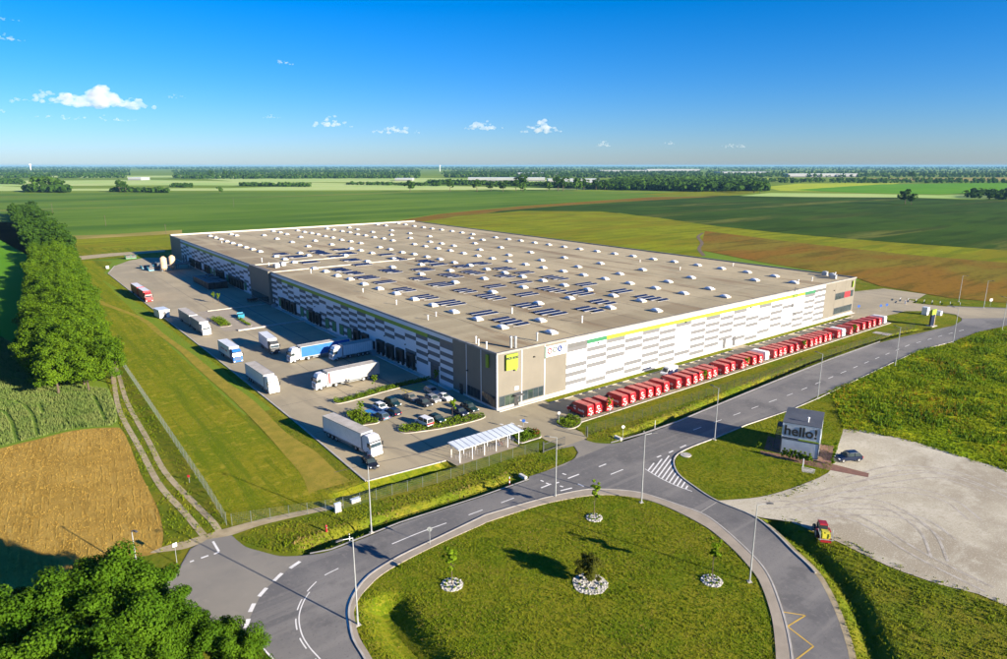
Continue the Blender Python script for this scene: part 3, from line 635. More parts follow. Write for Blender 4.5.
# entrance doors
for x in (5.2,):
    d = MB(); d.box(x-.6, x+.6, -.12, -.08, .15, 2.5); dd = d.build('door', M['black'], wh)
    h = MB(); h.box(x+.35, x+.42, -.18, -.12, 1.0, 1.4); h.build('handle', M['steel'], dd)
can = MB(); can.box(4.2, 6.3, -1.4, -.08, 2.62, 2.78); can.build('canopy', M['dark_grey'], wh)
for y in (13.2,):
    d = MB(); d.box(-.1, -.02, y-.6, y+.6, .1, 2.5); dd = d.build('door', M['black'], wh)
    h = MB(); h.box(-.16, -.1, y+.35, y+.42, 1.0, 1.4); h.build('handle', M['steel'], dd)
for x in (80.3, 85.0):
    d = MB(); d.box(x-.65, x+.65, -.1, -.02, .1, 2.7); dd = d.build('door', M['dark_grey'], wh)
    h = MB(); h.box(x+.4, x+.47, -.15, -.1, 1.1, 1.5); h.build('handle', M['steel'], dd)
# ground level gate and stair door on the truck side
def gate(y, w, h, m='dark_grey'):
    d = MB(); d.box(-.12, -.02, y-w/2, y+w/2, .05, h); dd = d.build('roller_gate', M[m], wh)
    for k in range(1, 6):
        r = MB(); r.box(-.15, -.12, y-w/2, y+w/2, h*k/6-.03, h*k/6+.03); r.build('rib', M['black'], dd)
gate(YL(435), 3.6, 4.6)
for px in (374.3, 275.0):
    y = YL(px, 2.2); d = MB(); d.box(-.1, -.02, y-.55, y+.55, 1.2, 3.4); d.build('door', M['black'], wh)
    st = MB(); 
    for k in range(6): st.box(-1.6, -.1, y-.6-.28*(k+1), y-.6-.28*k, 0, 1.2-.2*k)
    st.build('steps', M['galv'], wh)
# docks
dk = {}
def dock_meshes():
    f = MB(); f.box(-.75,-.02,-1.75,-1.25,1.0,4.7); f.box(-.75,-.02,1.25,1.75,1.0,4.7); f.box(-.75,-.02,-1.25,1.25,4.0,4.7); dk['shelter'] = f.mesh('dock_shelter', M['black'])
    for k in ('black','door_green'):
        d = MB(); d.box(-.1,-.02,-1.25,1.25,1.15,4.0); dk[k] = d.mesh('dock_door', M[k])
        for q in range(1, 5): pass
    b_ = MB(); b_.box(-.5,-.05,-1.3,-.95,.6,1.15); b_.box(-.5,-.05,.95,1.3,.6,1.15); dk['bump'] = b_.mesh('bumper', M['rubber'])
    w = MB(); w.box(-.06,-.02,-1.9,1.9,.02,1.1); dk['sill'] = w.mesh('dock_sill', M['plinth'])
dock_meshes()
def dock(y, green=False):
    root = None
    if green:
        d = inst(dk['door_green'], 'dock_door', wh, (-.02, y, 0)); f = MB(); f.box(-.07,-.0,-1.5,1.5,1.0,4.25); inst(f.mesh('door_frame', M['dark_grey']), 'door_frame', d)
    else:
        s_ = inst(dk['shelter'], 'dock_shelter', wh, (0, y, 0)); inst(dk['black'], 'dock_door', s_, (-.02,0,0)); inst(dk['bump'], 'bumper', s_)
for px in (381.8, 391.4, 401.4, 411.9, 366.5, 358.0): dock(YL(px))
for px in (349.7, 341.8, 334.4, 327.4, 308.2, 302.2, 280.5): dock(YL(px), True)
for px in (319.3, 312.9, 294.6, 289.2, 284.7): dock(YL(px))
for px in (191.4,194.0,197.8,200.5,206.6,209.2,218.5,221.0,223.6,231.5,234,236.8,239.6,242.4): dock(YL(px))
for px in (211.3,214.3,227.6,245.6): dock(YL(px), True)
for px in (183.5,186.3): gate(YL(px), 3.2, 4.4)
# --- wall lamps / cameras
for x, z in ((10.0, 10.1), (25.5+4, 10.0), (62,10.2), (92,10.2), (141,9.6)):
    l = MB(); l.box(x-.15, x+.15, -.35, .0, z-.12, z+.12); l.build('wall_light', M['black'], wh)
for y in (10.6, 27, 38, 49, 60, 72, 84, 96, 108, 120):
    l = MB(); l.box(-.35, .0, y-.13, y+.13, 6.2, 6.42); l.build('wall_light', M['black'], wh)
# --- fire ladder with cage on the lit facade
ld = MB(); X0 = 115.5
for s_ in (-.3,.3): ld.box(X0+s_-.03, X0+s_+.03, -.3, -.24, 2.2, 13.6)
for k in range(38): ld.box(X0-.3, X0+.3, -.28, -.25, 2.3+k*.3, 2.34+k*.3)
for k in range(12): ld.box(X0-.42, X0+.42, -1.0, -.96, 3.6+k*.85, 3.66+k*.85); ld.box(X0-.42, X0-.38, -1.0, -.2, 3.6+k*.85, 3.66+k*.85); ld.box(X0+.38, X0+.42, -1.0, -.2, 3.6+k*.85, 3.66+k*.85)
for s_ in (-.4,-.13,.13,.4): ld.box(X0+s_-.02, X0+s_+.02, -1.02, -.98, 3.6, 13.4)
ld.build('fire_ladder', M['dark_grey'], wh)
# --- roof: seams, ridges, skylights, solar arrays, vents
for x in range(12, 156, 12):
    s_ = MB(); s_.box(x-.06, x+.06, .4, WY-.4, 12.2, 12.235); s_.build('seam', M['roof_seam'], roof)
for y in (136, 158):
    s_ = MB(); s_.box(.4, 60 if y == 136 else 40, y-.25, y+.25, 12.2, 12.5); s_.build('fire_wall_curb', M['roof_curb'], roof)
s_ = MB(); s_.box(.4, WX-.4, WY-.9, WY-.3, 12.2, 13.0); s_.build('fire_wall_curb', M['roof_curb'], roof)
SKY = []
def addsky(lst, ox_, oy_, sc):
    for x, y in lst:
        p = (ox_+x/sc, oy_+y/sc); w = G(p[0], p[1], 12.6)
        if not (3 < w[0] < 153 and 3 < w[1] < 297): continue
        if all((w[0]-q[0])**2+(w[1]-q[1])**2 > (3.2+w[1]*.012)**2 for q in SKY): SKY.append(w)
addsky([(20,220),(115,250),(220,283),(338,319),(463,360),(55,47),(55,95),(150,20),(85,8),(222,37),(202,77),(225,135),(300,50),(340,3),(413,16),(385,70),(372,117),(415,184),(495,30),(475,88),(570,160),(565,107),(580,46),(660,25),(670,62),(668,127),(645,240),(655,326),(710,386),(775,12),(770,80),(775,150),(803,215),(845,58),(873,99),(895,172),(958,41),(980,118)], 410, 255, 5.035)
addsky([(10,117),(72,68),(30,195),(98,169),(65,278),(50,338),(165,80),(148,216),(213,148),(267,95),(278,240),(205,303),(283,352),(372,108),(342,208),(420,266),(457,187),(490,125),(550,243),(628,282),(610,142),(778,200),(740,160),(878,180),(975,212)], 600, 240, 5.035)
addsky([(47,95),(72,103),(97,110),(123,120),(150,128),(180,137),(210,147),(242,156),(275,166),(143,87),(167,93),(293,92),(335,73),(367,79),(352,108),(397,87),(421,123),(347,188),(388,201),(430,215),(458,173),(497,184),(495,142),(447,70),(478,77),(460,100),(510,82),(527,117),(540,88),(573,96),(602,134),(582,62),(612,67),(608,103),(650,73),(648,113),(685,79),(683,57),(690,120),(690,153),(720,65),(720,88),(735,128),(735,161),(757,93),(765,211),(790,77),(797,101),(787,173),(665,183),(822,147),(840,107),(812,43),(850,48),(875,90),(877,70),(870,156),(882,116),(885,199),(880,237),(907,37),(925,170),(940,43),(960,83),(962,105),(980,133),(980,178),(980,50),(523,243),(575,257),(628,276),(687,292),(750,314),(820,335),(897,357)], 200, 215, 4.577)
addsky([(30,44),(68,50),(107,56),(147,62),(190,67),(237,73),(283,80),(332,87),(43,83),(43,105),(135,97),(137,122),(65,133),(115,142),(190,130),(172,152),(245,140),(230,162),(325,105),(378,113),(342,129),(365,158),(290,174),(355,185),(437,102),(495,110),(552,117),(460,148),(420,198),(495,212),(497,182),(597,170),(615,126),(573,226),(680,135),(648,206),(750,145),(655,240),(745,193),(745,257),(822,155),(812,235),(838,272),(900,165),(917,220),(940,291),(10,168),(62,179),(120,191),(182,203),(250,217),(318,232),(397,247),(475,262),(558,280),(650,298),(95,226),(98,270),(230,255),(248,305),(385,290),(423,348)], 400, 215, 4.577)
sm = MB(); sm.box(-1.05,1.05,-1.45,1.45,0,.42); sm.m = 1
N_ = 6
vs = []; fs = []
for i in range(N_+1):
    for j in range(N_+1):
        u, v = -1+2*i/N_, -1+2*j/N_; vs.append((u*1.0, v*1.4, .42+.5*max(0, (1-u*u)*(1-v*v))**.6))
for i in range(N_):
    for j in range(N_): fs.append((i*(N_+1)+j, (i+1)*(N_+1)+j, (i+1)*(N_+1)+j+1, i*(N_+1)+j+1))
sm.add(vs, fs); skm = sm.mesh('skylight', [M['roof_curb'], M['dome']])
for x, y in SKY: inst(skm, 'skylight', roof, (x, y, 12.2), random.uniform(-.015,.015))
# solar arrays: east-west tents of modules
def array_mesh(rows, cols):
    mb = MB(); mw, ml, gap = 1.05, 1.75, .5
    for r in range(rows):
        y0 = r*(2*mw*.98+gap)
        for c in range(cols):
            if (r == 0 and c < cols//3 and rows > 2): continue
            x0 = c*(ml+.03)
            mb.m = 0
            mb.add([(x0,y0,.1),(x0+ml,y0,.1),(x0+ml,y0+mw*.98,.36),(x0,y0+mw*.98,.36)], [(0,1,2,3)])
            mb.add([(x0,y0+mw+.02,.36),(x0+ml,y0+mw+.02,.36),(x0+ml,y0+2*mw,.1),(x0,y0+2*mw,.1)], [(0,1,2,3)])
        mb.m = 1
        mb.box(0, cols*(ml+.03), y0-.06, y0-.01, .0, .12); mb.box(0, cols*(ml+.03), y0+2*mw+.01, y0+2*mw+.06, .0, .12)
    w = cols*(ml+.03); h = rows*(2*mw*.98+gap)
    mb.v = [(x-w/2, y-h/2, z) for x, y, z in mb.v]
    return mb.mesh('solar_array', [M['solar'], M['solar_frame']])
arrm = [array_mesh(3,3), array_mesh(3,4), array_mesh(2,4), array_mesh(4,3)]
ARR = []
def addarr(lst, ox_, oy_, sc):
    for x, y in lst:
        w = G(ox_+x/sc, oy_+y/sc, 12.4)
        if 4 < w[0] < 150 and 4 < w[1] < 292 and all(abs(w[0]-q[0]) > 6.5 or abs(w[1]-q[1]) > 9.0 for q in ARR): ARR.append(w)
addarr([(75,210),(195,240),(365,290),(497,332),(572,350),(585,253),(697,287),(795,315),(580,195),(400,208),(270,178),(150,147),(420,155),(200,102),(45,118),(60,72),(555,135),(310,87),(475,105),(470,68),(570,87),(705,172),(895,272),(845,190),(920,210),(880,145),(725,113),(960,235),(350,42)], 410, 255, 5.035)
addarr([(100,255),(60,245),(90,310),(250,290),(130,258),(10,300)], 600, 240, 5.035)
addarr([(370,178),(440,190),(500,215),(560,175),(620,190),(690,205),(740,225),(800,235),(640,250),(700,265),(760,285),(840,305),(870,255),(950,280),(930,340),(640,158),(850,180),(900,200),(950,200),(530,165),(600,160),(670,175),(820,250),(720,200)], 200, 215, 4.577)
addarr([(60,200),(170,225),(120,212),(330,260),(360,265),(280,235),(470,242),(90,250),(200,318)], 400, 215, 4.577)
for i, (x, y) in enumerate(ARR):
    ok = True
    inst(arrm[i % 4], 'solar_array', roof, (x, y, 12.24))
# vents and pipes
vm = MB(); vm.tube((0,0,0),(0,0,1.5),.14,.14,8); vm.tube((0,0,1.45),(0,0,1.65),.24,.2,8); vent = vm.mesh('vent_pipe', M['white'])
vm = MB(); vm.tube((0,0,0),(0,0,2.4),.28,.28,10); vm.tube((0,0,2.35),(0,0,2.6),.36,.3,10); flue = vm.mesh('flue', M['steel'])
for p in ((511,345),(515.5,345)): inst(flue, 'flue', roof, (*G(p[0], p[1]+3, 12.2), 12.2))
inst(flue, 'flue', roof, (*G(537,341,12.2), 12.2), 0, (.8,.8,.75))
for p in ((476,343),(478.5,345),(486.5,348.5),(428,319.5),(436,316),(512,313.5),(582,322.5),(262,262),(269,266.5),(276,268),(311,273),(363,292),(396.5,304.5),(216.5,238),(222,243),(202,230),(187,233),(190,232.8),(560,240),(640,262),(680,270),(733,266),(798,284),(835,277),(828,274),(812,281),(847,276)):
    w = G(p[0], p[1], 12.3)
    if .8 < w[0] < 155 and .8 < w[1] < 299: inst(vent, 'vent_pipe', roof, (w[0], w[1], 12.2), 0, (1,1,random.uniform(.6,1.1)))
hv = MB(); hv.box(-1,1,-.8,.8,.2,1.4); hv.box(-.8,.8,-.9,.9,0,.2); hv.tube((0,0,1.4),(0,0,1.55),.55,.55,12); hvm = hv.mesh('air_handler', M['steel'])
for x, y in ((6,147),(9.5,150),(151,6),(153,9.5),(148.5,4.2)): inst(hvm, 'air_handler', roof, (x, y, 12.2), .2)

# --- signs on the warehouse
def text_mesh(s, size, m, depth=.03, bold=0.0, align='CENTER', sx=1.0):
    cu = bpy.data.curves.new('lettering', 'FONT'); cu.body = s; cu.size = size; cu.extrude = depth; cu.offset = bold; cu.align_x = align; cu.align_y = 'CENTER'; cu.resolution_u = 3
    o = bpy.data.objects.new('lettering', cu); COL.objects.link(o); bpy.context.view_layer.update()
    me = bpy.data.meshes.new_from_object(o.evaluated_get(bpy.context.evaluated_depsgraph_get()))
    bpy.data.objects.remove(o); me.materials.clear(); me.materials.append(m)
    if sx != 1: 
        for v in me.vertices: v.co.x *= sx
    return me
def lettering(s, size, m, parent, loc, rot, **kw):
    o = bpy.data.objects.new('lettering', text_mesh(s, size, m, **kw)); put(o, parent); o.location = loc; o.rotation_euler = rot; return o
sg = MB(); sg.add([(x,y,z) for y in (-.55,-.12) for x, z in ((2.1,8.5),(4.3,8.5),(4.75,8.0),(5.05,8.6),(5.2,8.8),(5.2,11.9),(2.1,11.9))], [tuple(range(7)), tuple(range(13,6,-1))]+[(i,(i+1)%7+0,7+(i+1)%7,7+i) for i in range(7)])
sign = sg.build('sign_board', M['lime'], wh)
lettering('PICK BOX', .68, M['black'], sign, (3.65,-.58,11.05), (math.pi/2,0,0), bold=.035)
sg = MB(); sg.box(-.5,-.12,2.6,3.3,8.9,11.7); sg.build('sign_board', M['lime'], wh)
sg = MB(); sg.box(153.2,153.7,-.5,-.1,9.4,11.6); sg.build('sign_board', M['lime'], wh)
lb = MB(); lb.box(13.3,19.7,-.09,-.01,9.3,11.7); lbo = lb.build('logo_board', M['white'], wh)
lb = MB(); lb.box(13.05,13.28,-.12,-.01,9.1,11.8); lb.build('logo_post', M['dark_green'], wh)
def disc(cx, cz, r, m, parent, y=-.12, inner=0.0, n=20):
    mb = MB(); vs = []; 
    for k in range(n):
        t = 2*math.pi*k/n; vs.append((cx+r*math.cos(t), y, cz+r*math.sin(t)))
    if inner:
        for k in range(n):
            t = 2*math.pi*k/n; vs.append((cx+inner*math.cos(t), y, cz+inner*math.sin(t)))
        fs = [(k,(k+1)%n,n+(k+1)%n,n+k) for k in range(n)]
    else: fs = [tuple(range(n))]
    mb.add(vs, fs); return mb.build('logo_mark', M[m], parent)
disc(14.45,10.6,.72,'sign_red',lbo,-.11,.38); disc(15.95,10.65,.7,'sign_greygreen',lbo,-.11,.40); disc(17.45,10.7,.74,'sign_deepblue',lbo,-.11)
mb = MB(); mb.box(15.65,16.25,-.115,-.10,10.66,10.84); mb.build('logo_mark', M['sign_greygreen'], lbo)
lettering('L', .9, M['white'], lbo, (17.45,-.13,10.7), (math.pi/2,0,0), bold=.04)
mb = MB(); mb.add([(18.6,-.11,10.35),(18.85,-.11,10.1),(19.5,-.11,11.15),(19.25,-.11,11.4)], [(0,1,2,3)]); mb.build('logo_mark', M['sign_red'], lbo)
mb = MB(); mb.add([(18.85,-.13,10.45),(18.95,-.13,10.35),(19.25,-.13,10.85),(19.15,-.13,10.95)], [(0,1,2,3)]); mb.build('logo_mark', M['white'], lbo)
nb = MB(); nb.box(4.6,5.7,-.1,-.02,3.6,4.4); nb.build('number_plate', M['white'], wh)

# ================================================================== VEHICLES  (local x forward, y left, z up)
def wheel_mesh(r, w, dual=False):
    t = MB(); n = 16
    prof_ = [(-w/2,r*.62),(-w/2,r*.93),(-w*.38,r),(w*.38,r),(w/2,r*.93),(w/2,r*.62)]
    vs = []; fs = []
    for y, rr in prof_:
        for k in range(n):
            a = 2*math.pi*k/n; vs.append((rr*math.cos(a), y, rr*math.sin(a)))
    for i in range(len(prof_)-1):
        for k in range(n): fs.append((i*n+k, i*n+(k+1)%n, (i+1)*n+(k+1)%n, (i+1)*n+k))
    t.add(vs, fs); ty = t.mesh('tyre', M['rubber'])
    m = MB(); m.tube((0,-w*.42,0),(0,w*.42,0), r*.64, r*.64, 12); m.tube((0,w*.3,0),(0,w*.5,0), r*.2, r*.16, 8); m.tube((0,-w*.3,0),(0,-w*.5,0), r*.2, r*.16, 8)
    return ty, m.mesh('rim', M['rim'])
WHEELS = {'car': wheel_mesh(.32,.22), 'van': wheel_mesh(.36,.24), 'truck': wheel_mesh(.52,.34), 'tract_r': wheel_mesh(.85,.5), 'tract_f': wheel_mesh(.6,.4)}
def wheel(kind, parent, x, y):
    ty, ri = WHEELS[kind]; r = {'car':.32,'van':.36,'truck':.52,'tract_r':.85,'tract_f':.6}[kind]
    o = inst(ty, 'wheel', parent, (x, y, r)); inst(ri, 'rim', o)
def part(name, m, parent, fn, bevel=0.0, smooth=False):
    mb = MB(); fn(mb); return mb.build(name, M[m], parent, bevel, smooth)

def car(x, y, rz, paint, label, style='hatch', roofpaint=None):
    c = empty('car', (x, y, .036), rz, label, 'car', None)
    L = {'hatch':2.05,'wagon':2.3,'suv':2.25,'van':2.1,'sedan':2.3}[style]; tall = {'hatch':1.47,'wagon':1.48,'suv':1.68,'van':1.8,'sedan':1.43}[style]
    be = .92 if style not in ('suv','van') else 1.02
    part('body', paint, c, lambda b: b.shell([(L-.1,.24,.74),(L,.45,.80),(L-.05,.68,.82),(L-.35,.80,.80),(.95,be,.84),(-L+.3,be+.02,.83),(-L+.05,be-.08,.80),(-L,.5,.80),(-L+.1,.26,.75)]), .05)
    if style == 'sedan': gp = [(1.05,be-.02,.78),(.3,tall-.05,.62),(-.75,tall-.04,.62),(-1.55,be,.76)]
    elif style == 'van': gp = [(1.25,be-.02,.80),(.7,tall-.05,.70),(-L+.2,tall-.05,.70),(-L+.08,be,.80)]
    else: gp = [(1.0,be-.02,.79),(.3,tall-.05,.64),(-L+.75,tall-.06,.63),(-L+.18,be,.77)]
    part('windows', 'glass', c, lambda b: b.shell(gp), .03)
    r0, r1 = gp[1], gp[2]
    part('roof', roofpaint or paint, c, lambda b: b.shell([(r0[0]+.05,r0[1]-.01,r0[2]+.01),(r0[0]-.1,tall,r0[2]-.03),(r1[0]+.1,tall,r1[2]-.03),(r1[0]-.06,r1[1]-.01,r1[2]+.01)]))
    for s in (-1,1):
        def pil(b, s=s):
            g0, g3 = gp[0], gp[3]
            for (xa,za,wa),(xb,zb,wb) in ((g0,r0),(r1,g3),((( r0[0]+r1[0])/2-.05,be,.80),((r0[0]+r1[0])/2-.05,r0[1],r0[2]))):
                b.tube((xa,s*(wa+.012),za),(xb,s*(wb+.012),zb),.045,.04,5)
        part('pillars', paint, c, pil)
        part('headlight', 'lamp_clear', c, lambda b, s=s: b.box(L-.16, L-.02, min(s*.48,s*.78), max(s*.48,s*.78), .60, .74))
        part('taillight', 'lamp_red', c, lambda b, s=s: b.box(-L-.01, -L+.12, min(s*.56,s*.80), max(s*.56,s*.80), .66, be-.06))
        part('mirror', paint, c, lambda b, s=s: b.box(.72, .86, min(s*.82,s*1.0), max(s*.82,s*1.0), be+.02, be+.16))
        for wx in (L-.82, -L+.78): wheel('car', c, wx, s*.74)
    part('grille', 'black', c, lambda b: b.box(L-.03, L+.012, -.42, .42, .42, .6)); part('number_plate', 'plate', c, lambda b: b.box(-L-.02, -L+.0, -.26, .26, .56, .68))
    return c
H_N, H_S, H_W, H_E = math.pi/2, -math.pi/2, math.pi, 0.0
car(-32.9,-7.3, H_S-.12, 'v_black', 'black sedan parked on the paving in front of the largest white lorry', 'sedan')
car(-18.9,15.6, H_S+.1, 'v_white', 'small white hatchback beside the blue painted parking bay', 'hatch')
car(-15.7,16.4, H_S+.1, 'v_teal', 'dark off-road car behind the small white hatchback', 'suv')
car(-21.2,11.0, H_N+.1, 'v_bluegrey', 'blue grey hatchback standing on the blue painted bay', 'hatch')
car(-18.2,11.6, H_N+.1, 'v_navy', 'dark hatchback right beside the blue grey hatchback', 'hatch')
car(-10.9,17.0, H_S+.05, 'v_beige', 'beige sedan at the left end of the shaded parking group', 'sedan')
car(-10.3,12.4, H_S+.05, 'v_dgrey', 'dark grey sedan in front of the beige sedan', 'sedan')
car(-4.9,17.8, H_S+.05, 'v_silver', 'silver estate car nearest the ground level warehouse gate', 'wagon')
car(-7.5,13.2, H_S+.05, 'v_silver', 'silver hatchback between the dark grey sedan and a white car', 'hatch')
car(-4.9,12.8, H_S+.05, 'v_white', 'white saloon nearest the shaded wall by the warehouse door', 'sedan')
car(-16.0,2.8, H_N+.12, 'v_white', 'white and red compact van behind the planted kerb strip', 'van')
car(-13.1,2.8, H_S+.12, 'v_teal', 'dark car parked right beside the white and red compact van', 'hatch')
car(-7.3,3.1, H_S+.08, 'v_navy', 'dark blue hatchback next to the small car park tree', 'hatch')
car(-4.4,3.8, H_S+.08, 'v_teal', 'big dark off-road car closest to the warehouse corner', 'suv')
car(34.0,-56.6, 2.62, 'v_navy', 'dark blue people carrier parked on the gravel beside the container house', 'suv')
o = [k for k in bpy.data.objects if k.get('label','').startswith('white and red compact')][0]
part('red_stripe', 'v_red', o, lambda b: b.box(-2.13,-2.1,-.7,.7,.62,.98))

# ---- red delivery vans
def van_proto(paint, roofp, marks=True):
    v = empty('delivery_van', (0,0,0), H_N, None, 'van', 'delivery vans parked in the row')
    part('body', paint, v, lambda b: b.shell([(2.85,.32,.88),(3.0,.6,.94),(2.95,.95,.96),(2.25,1.28,.97),(1.5,2.28,.90),(1.2,2.55,.87),(-2.85,2.62,.87),(-2.98,2.45,.90),(-3.0,.55,.98),(-2.95,.34,.95)]), .05)
    part('roof', roofp, v, lambda b: b.shell([(1.15,2.56,.82),(1.0,2.62,.80),(-2.7,2.69,.80),(-2.82,2.62,.82)]))
    part('windscreen', 'glass', v, lambda b: b.add([(2.25,-.86,1.31),(2.25,.86,1.31),(1.53,.80,2.26),(1.53,-.80,2.26)], [(0,1,2,3)]) if False else b.shell([(2.27,1.30,.84),(1.56,2.26,.79),(1.50,2.24,.79),(2.2,1.28,.84)]))
    for s in (-1,1):
        part('side_window', 'glass', v, lambda b, s=s: b.add([(2.02,s*.985,1.32),(1.0,s*.985,1.32),(1.0,s*.93,2.05),(1.52,s*.93,2.05)], [(0,1,2,3) if s > 0 else (3,2,1,0)]))
        part('mirror', 'black', v, lambda b, s=s: b.box(1.82,1.98,min(s*.98,s*1.2),max(s*.98,s*1.2),1.3,1.66))
        part('headlight', 'lamp_clear', v, lambda b, s=s: b.box(2.82,2.99,min(s*.6,s*.9),max(s*.6,s*.9),.78,1.02))
        part('taillight', 'lamp_red', v, lambda b, s=s: b.box(-3.03,-2.95,min(s*.84,s*.95),max(s*.84,s*.95),.9,1.5))
        for wx in (2.0,-1.95): wheel('van', v, wx, s*.88)
    part('bumper', 'black', v, lambda b: b.box(-3.08,-2.9,-.9,.9,.34,.55)); part('door_seam', 'black', v, lambda b: b.box(-3.012,-2.98,-.012,.012,.6,2.4))
    part('number_plate', 'plate', v, lambda b: b.box(-3.1,-3.06,-.26,.26,.6,.72))
    if marks:
        lm = M['white']
        for s in (-1,1):
            me = text_mesh('bandy', .72, lm, .004, .02); ob = inst(me, 'lettering', v, (-1.25, s*.992, 1.32)); ob.rotation_euler = (math.pi/2-.0, 0, math.pi if s > 0 else 0)
            b = MB()
            for cx, cz, r in ((.5,1.25,.22),(.75,1.75,.16),(.35,1.85,.1),(.82,1.32,.12)):
                n = 10; b.add([(cx+r*math.cos(2*math.pi*k/n), s*(.985 if cz < 1.6 else .955), cz+r*math.sin(2*math.pi*k/n)) for k in range(n)], [tuple(range(n))])
            b.build('logo_mark', lm, v)
        b = MB()
        for y0, y1, z0, z1 in ((-.1,.55,2.05,2.17),(-.1,.0,1.75,2.17),(.4,.55,1.75,2.17),(-.55,.3,1.32,1.44),(.15,.3,1.32,1.68),(-.7,-.1,.88,1.02),(.2,.75,.88,1.02)):
            b.box(-3.02,-2.99,y0,y1,z0,z1)
        b.build('logo_mark', lm, v)
    return v
van_px = [(591,0),(599.4,0),(609,0),(624.3,0),(632.8,0),(643,0),(650.4,0),(657,0),(667,0),(679,0),(687.4,0),(695,0),(702,0),(709,0),(715.3,0),(725.9,0),(733.4,0),(741.8,0),(747.8,0),(754,0),(760,0),(767.6,1),(775,0),(780,0),(785.2,0),(791,0),(797,0),(804.6,0),(810.5,0),(815.4,0),(820,0),(825,0),(829.6,0),(838.7,0),(843.3,1),(849.8,0),(857,0),(864,0),(869,0),(874,0),(879,0),(884.5,1)]
def XR(px, y, z):
    lo, hi = -20.0, 300.0
    for _ in range(50):
        m_ = (lo+hi)/2
        if proj_x(m_, y, z) < px: lo = m_
        else: hi = m_
    return lo
red_v = van_proto('v_red', 'v_redroof'); wht_v = van_proto('v_white', 'white', False)
ORD = ['first','second','third','fourth','fifth','sixth','seventh','eighth','ninth','tenth','eleventh','twelfth','thirteenth','fourteenth','fifteenth','sixteenth','seventeenth','eighteenth','nineteenth','twentieth']
ORD += ['twenty-'+k for k in ORD[:9]]+['thirtieth']+['thirty-'+k for k in ORD[:9]]+['fortieth']+['forty-'+k for k in ORD[:9]]
used = {0:False, 1:False}; nw = 0; last = -99
for i, (px, w) in enumerate(van_px):
    pr = wht_v if w else red_v
    o = pr if not used[w] else copy_tree(pr); used[w] = True
    x = max(XR(px, -15.0, .6), last+2.3); last = x
    o.location = (x, -12.05+random.uniform(-.3,.25), .036); o.rotation_euler = (0,0,H_N+random.uniform(-.03,.03))
    if w:
        o['label'] = ['white delivery van standing in the middle of the long red van row', 'white delivery van in the far third of the red van row', 'white delivery van at the far end of the red van row'][nw]; nw += 1
    else: o['label'] = 'red delivery van with white lettering, %s van of the row counted from the gate' % ORD[i]
    o['category'] = 'van'; o['group'] = 'delivery vans parked in the row'
wv = copy_tree(wht_v); wv.location = (48.6,-6.0,.036); wv.rotation_euler = (0,0,H_W+.03); wv.scale = (.82,.9,.78)
wv['label'] = 'white van driving between the lit facade and the red van row'; del wv['group']

# ---- lorries
def cab_parts(t, x0, paint, top=3.75, bumper=None):
    """cab with its back at x0, front at x0+2.25"""
    f = x0+2.25
    part('cab', paint, t, lambda b: b.shell([(x0,.75,1.16),(f-.02,.42,1.18),(f+.05,.8,1.2),(f+.02,1.7,1.2),(f-.1,1.85,1.18),(f-.38,2.95,1.14),(f-.75,top-.12,1.05),(f-1.1,top,1.0),(x0+.1,top+.02,1.05),(x0,top-.1,1.08)]), .06)
    part('windscreen', 'glass', t, lambda b: b.shell([(f-.085,1.9,1.10),(f-.36,2.82,1.06),(f-.42,2.80,1.06),(f-.15,1.88,1.10)]))
    part('sun_visor', 'dark_grey', t, lambda b: b.shell([(f-.30,2.86,1.08),(f-.08,2.80,1.06),(f-.08,2.86,1.06),(f-.34,2.98,1.08)]))
    part('grille', 'dark_grey', t, lambda b: b.box(f+.02, f+.075, -.78, .78, .82, 1.58))
    for k in range(3): part('grille_bar', paint, t, lambda b, k=k: b.box(f+.07, f+.095, -.76, .76, .98+k*.2, 1.04+k*.2))
    part('bumper', bumper or paint, t, lambda b: b.box(f-.35, f+.1, -1.2, 1.2, .32, .76), .04)
    for s in (-1,1):
        part('side_window', 'glass', t, lambda b, s=s: b.add([(f-.28,s*1.195,1.88),(f-1.25,s*1.195,1.88),(f-1.25,s*1.15,2.62),(f-.46,s*1.15,2.62)], [(0,1,2,3) if s > 0 else (3,2,1,0)]))
        part('mirror', 'black', t, lambda b, s=s: b.box(f-.2,f-.02,min(s*1.22,s*1.5),max(s*1.22,s*1.5),1.85,2.6))
        part('headlight', 'lamp_clear', t, lambda b, s=s: b.box(f+.03,f+.115,min(s*.8,s*1.14),max(s*.8,s*1.14),.45,.7))
        part('step', 'chassis', t, lambda b, s=s: b.box(f-1.9,f-1.35,min(s*1.05,s*1.19),max(s*1.05,s*1.19),.4,.75))
        part('fairing', paint, t, lambda b, s=s: b.shell([(x0,.95,.02),(x0,top-.2,.02),(x0-.45,top-.35,.02),(x0-.45,.95,.02)])).location.y = s*1.1
        wheel('truck', t, f-1.25, s*1.0)
